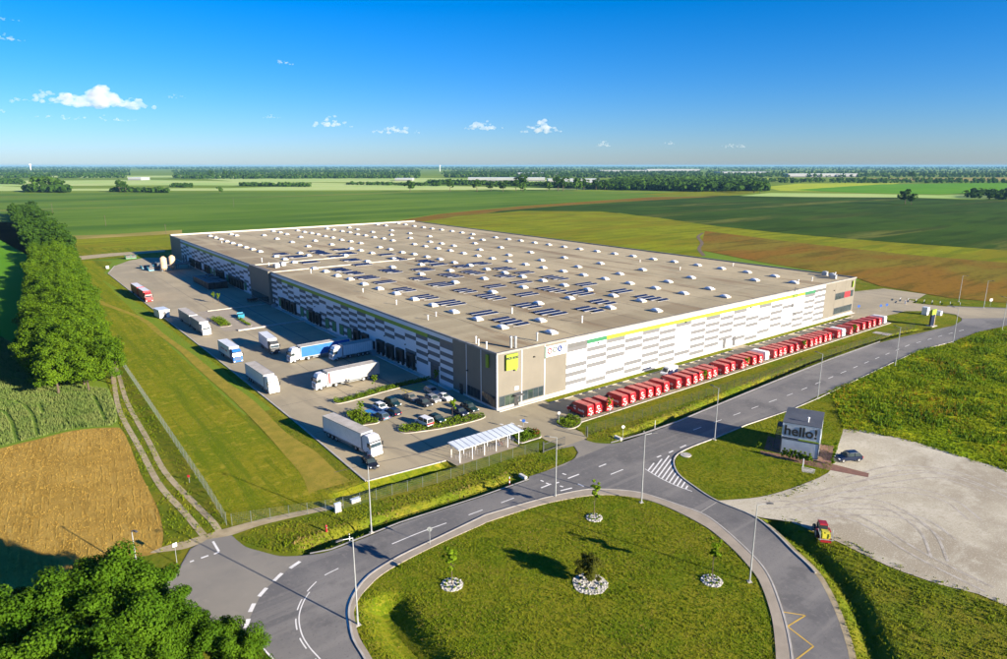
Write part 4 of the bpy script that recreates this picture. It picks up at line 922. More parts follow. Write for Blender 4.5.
def box_parts(t, x0, x1, side, roofm, h=3.95, z0=1.05, curtain=True, frame='steel', axles=(), front=None):
    bx_ = part('cargo_box', side, t, lambda b: b.box(x0+.06, x1-.06, -1.24, 1.24, z0+.1, h-.08))
    part('box_roof', roofm, bx_, lambda b: b.box(x0+.03, x1-.03, -1.22, 1.22, h-.08, h))
    part('box_frame', frame, bx_, lambda b: [b.box(xx, xx+.12, -1.27, 1.27, z0, h+.015) for xx in (x0, x1-.12)]+[b.box(x0, x1, s-.03, s+.03, h-.13, h+.02) for s in (-1.245,1.245)]+[b.box(x0, x1, s-.03, s+.03, z0-.03, z0+.12) for s in (-1.25,1.25)])
    if curtain:
        n = int((x1-x0)/.62)
        part('curtain_strap', 'v_grey' if side != 'v_grey' else 'dark_grey', bx_, lambda b: [b.box(x0+.3+k*.62, x0+.33+k*.62, s-.012, s+.012, z0+.12, h-.14) for k in range(n) for s in (-1.245,1.245)])
    part('rear_door', 'v_white' if side in ('v_white','v_grey') else side, bx_, lambda b: [b.box(x0-.02, x0+.0, -1.18, -.02, z0+.1, h-.12), b.box(x0-.02, x0+.0, .02, 1.18, z0+.1, h-.12)])
    part('chassis', 'chassis', t, lambda b: [b.box(x0+.1, x1, s*.45-.1, s*.45+.1, .72, z0-.02) for s in (-1,1)]+[b.box(x0+.05, x0+.15, -1.15, 1.15, .5, .68)])
    for s in (-1,1):
        part('side_guard', 'galv', t, lambda b, s=s: [b.box(x0+4.6, max(x1-3.2, x0+4.7), s*1.15-.02, s*1.15+.02, zz, zz+.12) for zz in (.5,.8)])
        part('taillight', 'lamp_red', t, lambda b, s=s: b.box(x0-.04, x0+.02, min(s*.8,s*1.15), max(s*.8,s*1.15), .78, .94))
        for ax in axles: wheel('truck', t, ax, s*1.02)
def artic(loc, rz, cabp, side, roofm, label, L=15.8, **kw):
    t = empty('lorry', (loc[0], loc[1], .036), rz, label, 'lorry')       # origin = middle of the front bumper
    cab_parts(t, -2.35, cabp, 3.8)
    part('tractor_frame', 'chassis', t, lambda b: [b.box(-6.0,-2.2,s*.4-.1,s*.4+.1,.65,.95) for s in (-1,1)]+[b.box(-6.05,-4.2,-1.1,1.1,.98,1.03)])
    part('fuel_tank', kw.pop('tank','steel'), t, lambda b: [b.box(-3.9,-2.6,min(s*.7,s*1.2),max(s*.7,s*1.2),.45,1.0) for s in (-1,1)], .06)
    for s in (-1,1): wheel('truck', t, -5.0, s*.98)
    x0 = -L; box_parts(t, x0, -2.95, side, roofm, axles=(x0+1.6, x0+2.9, x0+4.2), **kw)
    return t
def rigid(loc, rz, cabp, side, roofm, label, L=9.5, trailer=0.0, name='lorry', **kw):
    t = empty(name, (loc[0], loc[1], .036), rz, label, 'lorry')
    cab_parts(t, -2.35, cabp, 3.5 if not trailer else 3.45)
    box_parts(t, -L, -2.6, side, roofm, axles=(-L+1.9,-L+3.2), **kw)
    if trailer:
        x1 = -L-1.2; x0 = x1-trailer; k2 = dict(kw); box_parts(t, x0, x1, side, roofm, axles=(x0+1.6,x0+2.8,x1-1.4), **k2)
        part('drawbar', 'chassis', t, lambda b: b.box(x1,-L,-.15,.15,.6,.8))
    return t
def hd(dx, dy): return math.atan2(dy, dx)
artic((-30.35,-5.1), hd(2.3,-14.6), 'v_white', 'v_white', 'trailer_roof', 'largest white lorry with plain white trailer parked nearest the camera', 15.4, curtain=False)
artic((-25.2,36.2), H_W+.02, 'v_white', 'v_grey', 'trailer_roof', 'white cab lorry with grey curtain trailer standing by the yellow bars', 16.2)
artic((-21.9,61.1), H_W+.03, 'v_white', 'v_blue', 'trailer_roof', 'lorry with long blue curtain trailer backed up to the docks', 17.0, curtain=False)
artic((-12.4,56.1), H_W+.02, 'v_white', 'v_white', 'v_grey', 'short white lorry with white trailer docked beside the blue trailer', 11.6)
artic((-33.2,39.0), H_S+.03, 'v_white', 'v_white', 'trailer_roof', 'white lorry with stained trailer roof standing at the lawn edge', 15.2, curtain=False)
rigid((-32.4,68.6), H_S+.03, 'v_blue', 'v_white', 'trailer_roofb', 'blue cab lorry with white box at the lawn edge', 12.2, curtain=False)
rigid((-21.9,70.8), H_S-.06, 'v_dgrey', 'v_white', 'trailer_roofb', 'dark cab lorry with white box in the middle of the yard', 12.0, curtain=False)
rigid((-31.2,103.6), H_S+.02, 'v_white', 'v_grey', 'trailer_roof', 'white drawbar lorry with grey box and trailer near the white cabin', 13.2, trailer=13.5)
rigid((-34.9,170.4), H_S+.03, 'v_red', 'v_red', 'trailer_roofb', 'red drawbar lorry with red trailer at the far lawn edge', 12.0, trailer=12.0, frame='v_red')
# red marks on the blue cab lorry's box, red strip on the grey trailer
for o in list(bpy.data.objects):
    if o.get('label','').startswith('blue cab lorry'):
        for s in (-1,1): part('red_marks', 'v_red', o, lambda b, s=s: [b.box(xx, xx+.5, s*1.245-.012, s*1.245+.012, 2.3, 2.75) for xx in (-9.8,-9.0,-8.2,-7.4,-6.0,-5.2)])
    if o.get('label','').startswith('white cab lorry with grey'):
        part('red_strip', 'v_red', o, lambda b: b.box(-3.5,-3.2,-1.262,1.262,1.2,3.7))
# dark box trailer and loading gear
# ---- tractor with sprayer tank
tx, ty_ = 7.2, -65.9
thd = np.array(G(812,524))-np.array(G(823,536)); tr_ = empty('farm_tractor', (tx-.6, ty_, .02), math.atan2(thd[1], thd[0])-.25, 'small red tractor carrying a yellow sprayer tank on the gravel edge', 'tractor')
part('bonnet', 'tr_red', tr_, lambda b: b.shell([(.5,.75,.38),(2.2,.75,.34),(2.3,1.0,.34),(2.2,1.35,.32),(.5,1.5,.38)]), .05)
part('cab_glass', 'glass', tr_, lambda b: b.shell([(.55,1.0,.62),(.7,1.7,.66),(.5,2.45,.6),(-.75,2.45,.6),(-.9,1.6,.66),(-.8,1.0,.62)]))
part('cab_roof', 'tr_red', tr_, lambda b: b.shell([(.75,2.44,.7),(.6,2.62,.66),(-.8,2.66,.66),(-1.0,2.46,.7)]), .05)
part('cab_posts', 'black', tr_, lambda b: [b.tube((xa,s*.66,.9),(xb,s*.62,2.46),.05,.05,6) for s in (-1,1) for xa, xb in ((.62,.5),(-.85,-.75))])
part('fender', 'tr_red', tr_, lambda b: [b.box(-1.3,.0,min(s*.65,s*1.15),max(s*.65,s*1.15),1.55,1.68) for s in (-1,1)], .03)
part('chassis', 'chassis', tr_, lambda b: b.box(-1.2,2.0,-.3,.3,.55,.95))
part('sprayer_tank', 'tr_yellow', tr_, lambda b: b.box(-2.75,-1.35,-.75,.75,.85,2.1), .2)
part('sprayer_frame', 'tr_red', tr_, lambda b: b.box(-3.0,-1.3,-.85,.85,.45,.85), .04)
part('spray_boom', 'galv', tr_, lambda b: [b.tube((-3.0,s*.9,.8),(-3.0,s*1.0,2.5),.05,.05,6) for s in (-1,1)]+[b.tube((-3.0,s*.95,1.6),(-2.0,s*1.15,2.4),.05,.05,6) for s in (-1,1)]+[b.tube((-3.0,-1.2,1.0),(-3.0,1.2,1.0),.05,.05,6)])
part('exhaust', 'black', tr_, lambda b: b.tube((1.0,.45,1.2),(1.0,.5,2.5),.05,.05,6))
for s in (-1,1): wheel('tract_r', tr_, -.65, s*.88); wheel('tract_f', tr_, 1.6, s*.78)

tr_.scale = (.82,.82,.82)

# ================================================================== STREET FURNITURE
def lamp(px, py, h, arm_px=0.0, label='', n=None, arm=1.2, rz=None):
    x, y = G(px, py); z = float(hgt(x, y))-.03
    t = empty('street_lamp', (x, y, z), 0 if rz is None else rz, label, 'street lamp', 'street lamps along the roads')
    part('base', 'kerb', t, lambda b: b.box(-.28,.28,-.28,.28,-.1,.12))
    part('pole', 'galv', t, lambda b: b.tube((0,0,0),(0,0,h),.10,.055,10))
    part('arm', 'galv', t, lambda b: b.tube((0,0,h-.05),(arm,0,h+.12),.045,.04,8))
    part('lamp_head', 'dark_grey', t, lambda b: b.shell([(arm-.1,h+.06,.10),(arm+.65,h+.10,.14),(arm+.7,h+.16,.12),(arm+.3,h+.24,.12),(arm-.1,h+.2,.08)]))
    part('access_door', 'steel', t, lambda b: b.box(.085,.105,-.05,.05,.7,1.3))
    return t
RT = AZ-math.pi/2     # pointing towards the right of the view
lamp(358,625,11.0, label='tall street lamp on the island edge nearest the camera', rz=AZ+math.pi/2+.6)
lamp(371.5,532.5,10.2, label='street lamp on the grass verge between road and yard fence', rz=RT-.8)
lamp(555.5,497,10.0, label='street lamp at the island edge opposite the gate driveway', rz=RT+math.pi)
lamp(641.4,502.6,11.2, label='street lamp at the island edge opposite the hatched triangle', rz=RT+.2)
lamp(749.5,582,10.6, label='street lamp beside the footway bend near the tractor', rz=RT)
lamp(714.5,440,10.3, label='street lamp on the kerb beside the container house lawn', rz=math.pi/2)
lamp(817.5,398.6,10.3, label='street lamp on the right kerb behind the container house', rz=math.pi/2)
lamp(895,366,10.3, label='street lamp on the right kerb halfway to the far junction', rz=math.pi/2)
lamp(953,342.8,10.3, label='street lamp on the right kerb just before the far junction', rz=math.pi/2)
lamp(1002,330,10.3, label='rightmost street lamp at the far junction', rz=math.pi/2)
lamp(983.6,308,10.0, label='street lamp beyond the far junction at the orange field edge', rz=-math.pi/2)
lamp(958.6,301.7,10.0, label='street lamp behind the far entrance at the orange field edge', rz=-math.pi/2)
lamp(138,573,6.0, label='short street lamp at the stubble field corner', rz=RT-.5, arm=.5)

def post(px, py, h, m, name, label, cat, cap=None, r=.06):
    x, y = G(px, py); z = float(hgt(x, y))-.04
    t = empty(name, (x, y, z), 0, label, cat)
    part('post', m, t, lambda b: b.tube((0,0,0),(0,0,h),r,r*.9,8))
    return t
def sign(px, py, h, label, shape='round', m='white', face=-math.pi/2, r=.35, back='steel', name='road_sign'):
    t = post(px, py, h, 'galv', name, label, 'sign', r=.035); t.rotation_euler = (0,0,face)
    def pl_(b):
        n = {'round':16,'tri':3,'box':4,'oct':8}[shape]; a0 = {'round':0,'tri':math.pi/2,'box':math.pi/4,'oct':math.pi/8}[shape]
        ring = [(r*math.cos(a0+2*math.pi*k/n), r*math.sin(a0+2*math.pi*k/n)) for k in range(n)]
        b.add([(.05,u,h-.1+v) for u, v in ring]+[(.07,u,h-.1+v) for u, v in ring], [tuple(range(n-1,-1,-1)), tuple(range(n,2*n))]+[(k,(k+1)%n,n+(k+1)%n,n+k) for k in range(n)])
    part('plate', m, t, pl_); return t
toCam = AZ+math.pi
for px, py, lb in ((402.5,521,'white marker post on the verge left of the gate'),(644,432.5,'white marker post on the verge right of the gate'),(349.7,540.5,'white marker post at the road bend verge')):
    t = post(px, py, 1.1, 'white', 'marker_post', lb, 'post'); part('black_band', 'black', t, lambda b: b.tube((0,0,.75),(0,0,.95),.064,.064,8))
t = post(509.5,481.5,2.2,'white','marker_post','red and white banded post by the ditch culvert','post', r=.09)
for k in (0,1): part('red_band', 'sign_red', t, lambda b, k=k: b.tube((0,0,.7+k*.8),(0,0,1.1+k*.8),.095,.092,8))
t = post(654.8,428.8,2.2,'white','marker_post','tall white pole on the verge below the red vans','post', r=.05); 
part('cap', 'galv', t, lambda b: b.tube((0,0,2.15),(0,0,2.3),.07,.05,8))
sign(430,545,2.5,'small road sign seen from behind at the island edge','round','galv',AZ)
sign(622.6,440.5,2.9,'white round road sign right of the gate driveway','round','white',toCam,.30)
sign(673.8,573-130,.1+2.2,'unlit','round') if False else None
sign(558.8,424.5,2.6,'white round sign on the paving at the first van','round','white',toCam,.30)
sign(523.5,431,2.3,'small blue round sign in front of the shelter hedge','round','sign_blue',toCam,.35)
sign(189.5,484-1.5,1.3,'small red sign on the west fence beside the dirt track','box','sign_red',toCam,.3)
sign(177,563,2.8,'light blue framed road sign at the track mouth','box','tin',toCam+.8,.38)
# hydrant
x, y = G(326.5,531.5); t = empty('fire_hydrant', (x, y, -.03), 0, 'red fire hydrant standing in the verge grass', 'hydrant')
part('barrel', 'sign_red', t, lambda b: [b.tube((0,0,0),(0,0,.9),.14,.12,10), b.tube((0,0,.9),(0,0,1.08),.17,.06,10)])
for s in (-1,1): part('outlet', 'steel', t, lambda b, s=s: b.tube((0,s*.1,.7),(0,s*.26,.7),.06,.06,8))
# utility cabinets
def cabinet(x, y, d, label, name='utility_cabinet', rz=0.0):
    t = empty(name, (x, y, .0), rz, label, 'cabinet')
    part('plinth', 'kerb', t, lambda b: b.box(-d[0]/2-.06,d[0]/2+.06,-d[1]/2-.06,d[1]/2+.06,-.1,.15)); part('body', 'white', t, lambda b: b.box(-d[0]/2,d[0]/2,-d[1]/2,d[1]/2,.15,d[2]), .02)
    part('lid', 'tin', t, lambda b: b.box(-d[0]/2-.05,d[0]/2+.05,-d[1]/2-.05,d[1]/2+.05,d[2],d[2]+.08)); part('door', 'tin', t, lambda b: b.box(-d[0]/2+.06,d[0]/2-.06,-d[1]/2-.02,-d[1]/2,.22,d[2]-.08))
    return t
cabinet(*G(338,511.5), (.9,.45,1.3), 'white utility cabinet standing at the yard fence'); cabinet(*G(355.5,501.5), (1.4,.6,.45), 'low white utility box lying inside the yard fence')
cabinet(*G(97,321.5), (2.4,2.2,2.6), 'white box hut on the lawn beside the west fence', 'hut')
cabinet(*G(107.5,268.5), (1.2,1.2,1.2), 'small white box at the far lawn corner')
# sentry cabin on the yard edge
t = empty('site_cabin', (-36.4,140.6,.03), .1, 'low white site cabin on the yard edge between two drawbar lorries', 'cabin')
part('walls', 'white', t, lambda b: b.box(-1.6,1.6,-3,3,.15,2.7)); part('roof', 'tin', t, lambda b: b.box(-1.75,1.75,-3.15,3.15,2.7,2.85)); part('window', 'glass', t, lambda b: b.box(1.6,1.63,-1.0,.4,1.1,2.1)); part('door', 'dark_grey', t, lambda b: b.box(-.4,.5,-3.03,-3.0,.2,2.2)); part('base', 'kerb', t, lambda b: b.box(-1.5,1.5,-2.9,2.9,0,.15))

# ---- fences
def fence(name, pts, h, postm, wirem, label, step=2.6):
    line = resample(pts, step); x0, y0 = line[0]
    f = empty(name, (x0, y0, 0), 0, label, 'fence')
    pb = MB(); pb.tube((0,0,-.9),(0,0,h+.06),.035,.035,6); pm = pb.mesh('post', M[postm])
    w = MB(); r = .005
    nv = 12
    for k in range(nv): xx = (k+.5)/nv*step; w.box(xx-r, xx+r, -r, r, .08, h)
    for zz in np.linspace(.1, h, 6): w.box(0, step, -r*.9, r*.9, zz-r, zz+r)
    wm = w.mesh('mesh_panel', M[wirem])
    for i, p in enumerate(line):
        z = float(hgt(*p)); inst(pm, 'post', f, (p[0]-x0, p[1]-y0, z))
        if i+1 < len(line):
            q = line[i+1]; inst(wm, 'mesh_panel', f, (p[0]-x0, p[1]-y0, max(z, -.1)), math.atan2(q[1]-p[1], q[0]-p[0]))
    return f
fence('mesh_fence', [(-51,318),(-56.6,91),(-57.6,0),(-58.0,-12.6)], 2.0, 'fence_green', 'fence_green', 'long wire mesh fence between the dirt track and the yard lawn', 2.8)
fence('mesh_fence', [(-57.4,-12.9),(-43.6,-18.0),(-36.8,-18.8),(-26.7,-19.9),(-10.4,-19.9),(-6.4,-20.8)], 1.8, 'fence_green', 'fence_green', 'wire mesh fence along the verge in front of the yard and shelter')
fence('mesh_fence', [(5.6,-20.6),(20,-21.2),(60,-21.9),(120,-22.6),(150,-22.9)], 1.9, 'fence_dark', 'fence_dark', 'dark wire mesh fence running below the row of red vans')
# sliding gate
g0, g1 = G(543,434.5), G(583.5,439)
gr = empty('sliding_gate', (-6.0,-21.6,.03), math.atan2(.2,11.0), 'dark metal sliding gate across the yard driveway', 'gate')
GLN = 5.4
part('top_rail', 'fence_dark', gr, lambda b: b.box(0,GLN,-.04,.04,1.55,1.65)); part('bottom_rail', 'fence_dark', gr, lambda b: b.box(0,GLN,-.05,.05,.12,.24))
for k in range(28): part('bar', 'fence_dark', gr, lambda b, k=k: b.box(.05+k*GLN/27.5,.08+k*GLN/27.5,-.015,.015,.24,1.55))
for xx in (0, 11.2): part('gate_post', 'fence_dark', gr, lambda b, xx=xx: b.box(xx-.1,xx+.1,-.1,.1,0,2.1))
# ---- bicycle shelter
sh = empty('bike_shelter', (-13.6,-14.6,.03), -.0, 'long white roofed open shelter on posts beside the driveway', 'shelter')
part('roof', 'tin', sh, lambda b: b.shell([(-7.2,2.78,1.75),(7.2,2.78,1.75),(7.2,2.88,1.75),(-7.2,2.88,1.75)])).rotation_euler = (.08,0,0)
part('roof_rib', 'steel', sh, lambda b: [b.box(-7.1+k*1.18,-7.05+k*1.18,-1.7,1.7,2.90,2.93) for k in range(13)]).rotation_euler = (.08,0,0)
for k in range(6):
    for s in (-1.35,1.35): part('post', 'white', sh, lambda b, k=k, s=s: b.box(-6.6+k*2.62,-6.5+k*2.62,s-.05,s+.05,0,2.72+s*.08))
for k in range(22): part('bike_rack', 'steel', sh, lambda b, k=k: [b.tube((-6.2+k*.58,-.4,0),(-6.2+k*.58,-.4,.75),.025,.025,5), b.tube((-6.2+k*.58,.4,0),(-6.2+k*.58,.4,.75),.025,.025,5), b.tube((-6.2+k*.58,-.4,.75),(-6.2+k*.58,.4,.75),.025,.025,5)])
sheet('shelter_slab', [(-21.0,-16.4),(-7.6,-16.6),(-7.4,-12.9),(-20.8,-12.9)], .042, M['paver'])
def bicycle(x, y, rz, paint, label):
    t = empty('bicycle', (x, y, .045), rz, label, 'bicycle')
    for wx in (-.52,.52):
        w = MB(); n = 14
        for k in range(n):
            a, c = 2*math.pi*k/n, 2*math.pi*(k+1)/n
            w.tube((wx+.33*math.cos(a),0,.34+.33*math.sin(a)),(wx+.33*math.cos(c),0,.34+.33*math.sin(c)),.022,.022,4,False)
        w.build('wheel', M['rubber'], t)
    part('frame', paint, t, lambda b: [b.tube(p, q, .022, .022, 5) for p, q in (((-.52,0,.34),(-.05,0,.3)),((-.05,0,.3),(-.18,0,.85)),((-.18,0,.8),(.38,0,.82)),((-.05,0,.3),(.38,0,.78)),((.38,0,.95),(.52,0,.34)),((-.52,0,.34),(-.18,0,.8)))])
    part('handlebar', 'black', t, lambda b: b.tube((.36,-.28,1.0),(.36,.28,1.0),.02,.02,5)); part('saddle', 'black', t, lambda b: b.box(-.32,-.06,-.07,.07,.85,.92))
for i, (dx, pn, lb) in enumerate(((2.1,'v_black','black bicycle parked near the right end of the shelter'),(2.7,'v_blue','blue bicycle parked under the right half of the shelter'),(3.3,'v_red','red bicycle parked under the right half of the shelter'),(-1.2,'v_dgrey','grey bicycle parked near the middle of the shelter'))):
    bicycle(-13.6+dx, -14.6, math.pi/2+.1*i, pn, lb)
# ---- pylon sign at the far entrance
py = empty('pylon_sign', (*G(931.5,326.0), .06), -.1, 'dark pylon sign with lime top at the far entrance', 'sign')
part('base', 'kerb', py, lambda b: b.box(-1.6,1.6,-1.0,1.0,-.1,.1)); part('panel', 'v_navy', py, lambda b: b.box(-1.3,.9,-.25,.25,.1,3.7)); part('top_panel', 'lime', py, lambda b: b.box(-1.3,1.25,-.27,.27,3.7,5.4)); part('side_post', 'cream', py, lambda b: b.box(.9,1.2,-.2,.2,.1,3.7))
# gate house, kiosks, barriers at the far entrance
for px, py_, d, lb in ((925,314.6,(1.9,1.7,2.6),'white gate kiosk behind the pylon sign'),(939,315.4,(1.5,1.3,1.5),'pale equipment box right of the pylon sign')):
    cabinet(*G(px,py_), d, lb, 'kiosk')
def barrier(px, py_, L_, label, rz):
    t = empty('boom_barrier', (*G(px,py_), .03), rz, label, 'barrier')
    part('housing', 'white', t, lambda b: b.box(-.2,.2,-.2,.2,0,1.1)); part('boom', 'white', t, lambda b: b.box(.1,L_,-.05,.05,.9,1.0)); part('red_band', 'sign_red', t, lambda b: [b.box(.8+k*1.4,1.4+k*1.4,-.055,.055,.895,1.005) for k in range(int(L_/1.4))])
barrier(942,314.2,4.0,'boom barrier right of the pylon sign at the far entrance',.4); barrier(905,304,4.5,'boom barrier left of the lane behind the far entrance',.3)
for px, py_, lb in ((858,312.5,'small blue sign on the far car park next to the end wall'),(880,312,'small blue sign pair member at the far car park, left post'),(886,311,'small dark sign on the far car park beside a blue sign')):
    sign(px, py_, 2.4, lb, 'round', 'sign_blue' if 'blue' in lb else 'black', toCam, .5)
sign(990,306.5,2.6,'white sign beyond the far junction by the orange field','box','white',toCam,.7)
for i, px in enumerate((900,908,916,924,932,940,950,960)):
    t = empty('parking_rack', (*G(px, 300.5+i*.75), .03), .3, 'low white rail in the far entrance car park, rail %s from the left' % ORD[i], 'rail')
    part('rail', 'white', t, lambda b: b.box(-2.0,2.0,-.06,.06,.7,.85))
    for s in (-1.7,1.7): part('post', 'galv', t, lambda b, s=s: b.box(s-.05,s+.05,-.05,.05,0,.7))
sheet('entrance_island', smooth(GL([(885,316.5),(905,312.5),(925,311),(933,312.6),(915,317),(898,321.5),(889,321)]), 4, True), .05, M['lawn'])
sheet('entrance_island', smooth(GL([(900,322.5),(922,317),(938,313.8),(950,315.2),(958,318.4),(957,321.5),(948,324.4),(930,327.4),(905,330),(895,328)]), 4, True), .055, M['lawn'])
sheet('concrete_pad', GL([(876,331.5),(893,334.2),(888,336),(872,333)]), .06, M['kerb'])
sheet('far_lawn', GL([(905,299),(960,302.5),(1007,304.5),(1007,308),(965,306.6),(930,304.5)]), .06, M['lawn'])
# ---- pallets, containers and tanks at the far end of the yard
k = 0
for i in range(5):
    for j in range(3):
        hh = 2.4+.5*random.random(); x0, y0 = -9.2+j*2.7, 186+i*5.2
        t = empty('crate_stack', (x0, y0, .035), random.uniform(-.03,.03), None, 'crate stack', 'black plastic crate stacks in the yard'); t['label'] = 'black stack of plastic crates in the block standing in the facade shadow'
        for q_ in range(4): part('crate', 'black', t, lambda b, q_=q_, hh=hh: b.box(-1.2,1.2,-2.3,2.3,q_*hh/4+.03,(q_+1)*hh/4))
        part('lid', 'dark_grey', t, lambda b, hh=hh: b.box(-1.22,1.22,-2.32,2.32,hh,hh+.05))
def tank(px, py_, lb, h=6.4, r=1.5):
    t = empty('storage_tank', (*G(px,py_), .03), 0, lb, 'tank')
    part('shell', 'cream', t, lambda b: [b.tube((0,0,1.6),(0,0,h),r,r,18), b.tube((0,0,h),(0,0,h+.9),r,r*.35,18), b.tube((0,0,.5),(0,0,1.6),.3,r,18)], smooth=False)
    for a in range(4): part('leg', 'steel', t, lambda b, a=a: b.tube((r*.85*math.cos(a*math.pi/2+.8),r*.85*math.sin(a*math.pi/2+.8),0),(r*.85*math.cos(a*math.pi/2+.8),r*.85*math.sin(a*math.pi/2+.8),2.2),.09,.09,6))
tank(164.5,271.5,'left cream storage tank at the far end of the yard'); tank(173,270,'right cream storage tank at the far end of the yard')
t = empty('loading_platform', (-7.5,252,.03), 0, 'dark raised platform with posts beside the cream tanks', 'platform')
part('deck', 'dark_grey', t, lambda b: b.box(-6,6,-2.5,2.5,2.6,2.9)); 
for s in (-5.5,0,5.5):
    for u in (-2.2,2.2): part('leg', 'dark_grey', t, lambda b, s=s, u=u: b.box(s-.12,s+.12,u-.12,u+.12,0,2.6))
def skip(x, y, rz, m, lb, d=(3.2,1.8,1.4)):
    t = empty('skip_container', (x, y, .035), rz, lb, 'skip')
    part('body', m, t, lambda b: b.shell([(-d[0]/2+.5,.1,d[1]/2),(d[0]/2-.5,.1,d[1]/2),(d[0]/2,d[2],d[1]/2),(d[0]/2-.12,d[2],d[1]/2-.08),(d[0]/2-.6,.4,d[1]/2-.08),(-d[0]/2+.6,.4,d[1]/2-.08),(-d[0]/2+.12,d[2],d[1]/2-.08),(-d[0]/2,d[2],d[1]/2)])); part('load', 'dark_grey', t, lambda b: b.box(-d[0]/2+.5,d[0]/2-.5,-d[1]/2+.1,d[1]/2-.1,.4,d[2]-.3))
    for s in (-1,1): part('rib', m, t, lambda b, s=s: b.box(-.1,.1,min(s*d[1]/2,s*(d[1]/2+.08)),max(s*d[1]/2,s*(d[1]/2+.08)),.2,d[2]))
skip(*G(147,268.5),.2,'cyan','leftmost blue skip at the far end of the yard',(6,2.4,1.8)); skip(*G(154,270.5),.1,'cyan','middle blue skip left of the cream tanks',(6,2.4,2.2)); skip(*G(158,266.5),.4,'v_bluegrey','pale blue skip behind the other blue skips',(5,2.4,2.2))
skip(-15.6,123,1.4,'cyan','blue skip on the planted traffic island in the yard',(4,2.0,1.4)); skip(*G(131,258.8),.0,'door_green','green skip beyond the far lawn corner',(6,2.4,2.2))
t = empty('dark_trolley', (*G(252.5,301.5), .035), .3, 'small dark trailer standing in the shadow below the stair tower', 'trailer')
part('deck', 'black', t, lambda b: b.box(-1.6,1.6,-1.0,1.0,.6,1.2)); part('rail', 'dark_grey', t, lambda b: b.box(-1.7,1.7,-1.05,1.05,1.2,1.35))
for s in (-1,1):
    for u in (-1,1): wheel('van', t, u*1.0, s*.95)

# ---- container house
hu = np.array((.405,-.914)); 
hx, hy = 27.35, -47.75
ho = empty('container_house', (hx, hy, .05), math.atan2(-.914,.405), 'grey two storey container house with hello lettering beside the gravel lot', 'house')
# local x along the lettered front (to the right), local y away from the lit front
def corr(b, x0, x1, y, z0, z1, out, n):
    w = (x1-x0)/n
    for k in range(n):
        a = x0+k*w; b.box(a+w*.12, a+w*.62, min(y, y+out), max(y, y+out), z0, z1)
def corry(b, y0, y1, x, z0, z1, out, n):
    w = (y1-y0)/n
    for k in range(n):
        a = y0+k*w; b.box(min(x, x+out), max(x, x+out), a+w*.12, a+w*.62, z0, z1)
HWd, HDp = 6.05, 8.2
for lv, z0 in ((0,.12),(1,3.05)):
    z1 = z0+2.88
    ct = part('container', 'cont', ho, lambda b: b.box(.0,HWd,.0,HDp,z0,z1))
    part('corrugation', 'cont', ct, lambda b: [corr(b,.12,HWd-.12,0,z0+.15,z1-.15,-.045,30), corry(b,.12,HDp-.12,0,z0+.15,z1-.15,-.045,40), corry(b,.12,HDp-.12,HWd,z0+.15,z1-.15,.045,40)])
    part('frame', 'cont_roof' if lv == 0 else 'cont', ct, lambda b: [b.box(-.07,HWd+.07,-.07,.0,z1-.13,z1), b.box(-.07,HWd+.07,-.07,.0,z0,z0+.13)]+[b.box(xx-.07,xx+.07,-.08,.02,z0,z1) for xx in (0,HWd)])
rf = part('roof', 'cont_roof', ho, lambda b: b.box(-.1,HWd+.1,-.1,HDp+.1,5.95,6.08))
part('roof_rib', 'cont_roof', rf, lambda b: [b.box(-.08,HWd+.08,.2+k*.4,.32+k*.4,6.08,6.12) for k in range(20)])
part('vent', 'white', rf, lambda b: [b.tube((3.9,1.6,6.0),(3.9,1.6,6.9),.1,.1,8), b.tube((3.9,1.6,6.8),(3.9,1.6,7.0),.2,.2,8)])
part('base', 'plinth', ho, lambda b: b.box(-.05,HWd+.05,-.03,HDp+.05,-.1,.12))
lt = bpy.data.objects.new('lettering', text_mesh('hello!', 2.45, M['black'], .02, .055)); put(lt, ho); lt.location = (2.95,-.1,4.55); lt.rotation_euler = (math.pi/2,0,0)
part('green_stripe', 'lime', ho, lambda b: b.box(2.7,6.0,-.115,-.08,3.05,3.28)); part('dark_stripe', 'black', ho, lambda b: b.box(.0,2.65,-.1,-.08,3.1,3.3))
st = part('stair', 'dark_grey', ho, lambda b: [b.box(-1.3,-.15,1.4+.26*k,1.66+.26*k,.17*k+.1,.17*k+.16) for k in range(17)])
part('stair_rail', 'black', st, lambda b: [b.tube((xx,1.4,1.0),(xx,5.8,3.9),.03,.03,5) for xx in (-1.3,-.2)]+[b.tube((xx,1.5+.72*k,.2+.48*k),(xx,1.5+.72*k,1.1+.48*k),.025,.025,5) for k in range(7) for xx in (-1.3,)]+[b.box(-1.35,-.1,5.8,8.0,2.9,3.02)])
part('window', 'glass', ho, lambda b: b.box(HWd+.05,HWd+.07,2.0,5.0,1.0,2.2)); part('window', 'glass', ho, lambda b: b.box(HWd+.05,HWd+.07,2.0,5.0,4.0,5.2)); part('door', 'dark_grey', ho, lambda b: b.box(-.07,-.05,5.9,6.9,.15,2.3))
sheet('concrete_pad', GL([(801.5,466.5),(815.5,469.5),(814,474),(802,472)]), .05, M['kerb'])
t = post(802.8,466.5,1.5,'tin','marker_post','short pale info post on the brick path before the container house','post', r=.08)
x, y = G(685.8,455.3); mh = MB(); mh.tube((0,0,0),(0,0,.14),1.0,.95,20); mh.tube((0,0,.14),(0,0,.18),.45,.45,16); tag(mh.build('manhole', M['kerb']), 'round concrete manhole cover in the lawn by the hatched triangle', 'manhole').location = (x, y, .0)
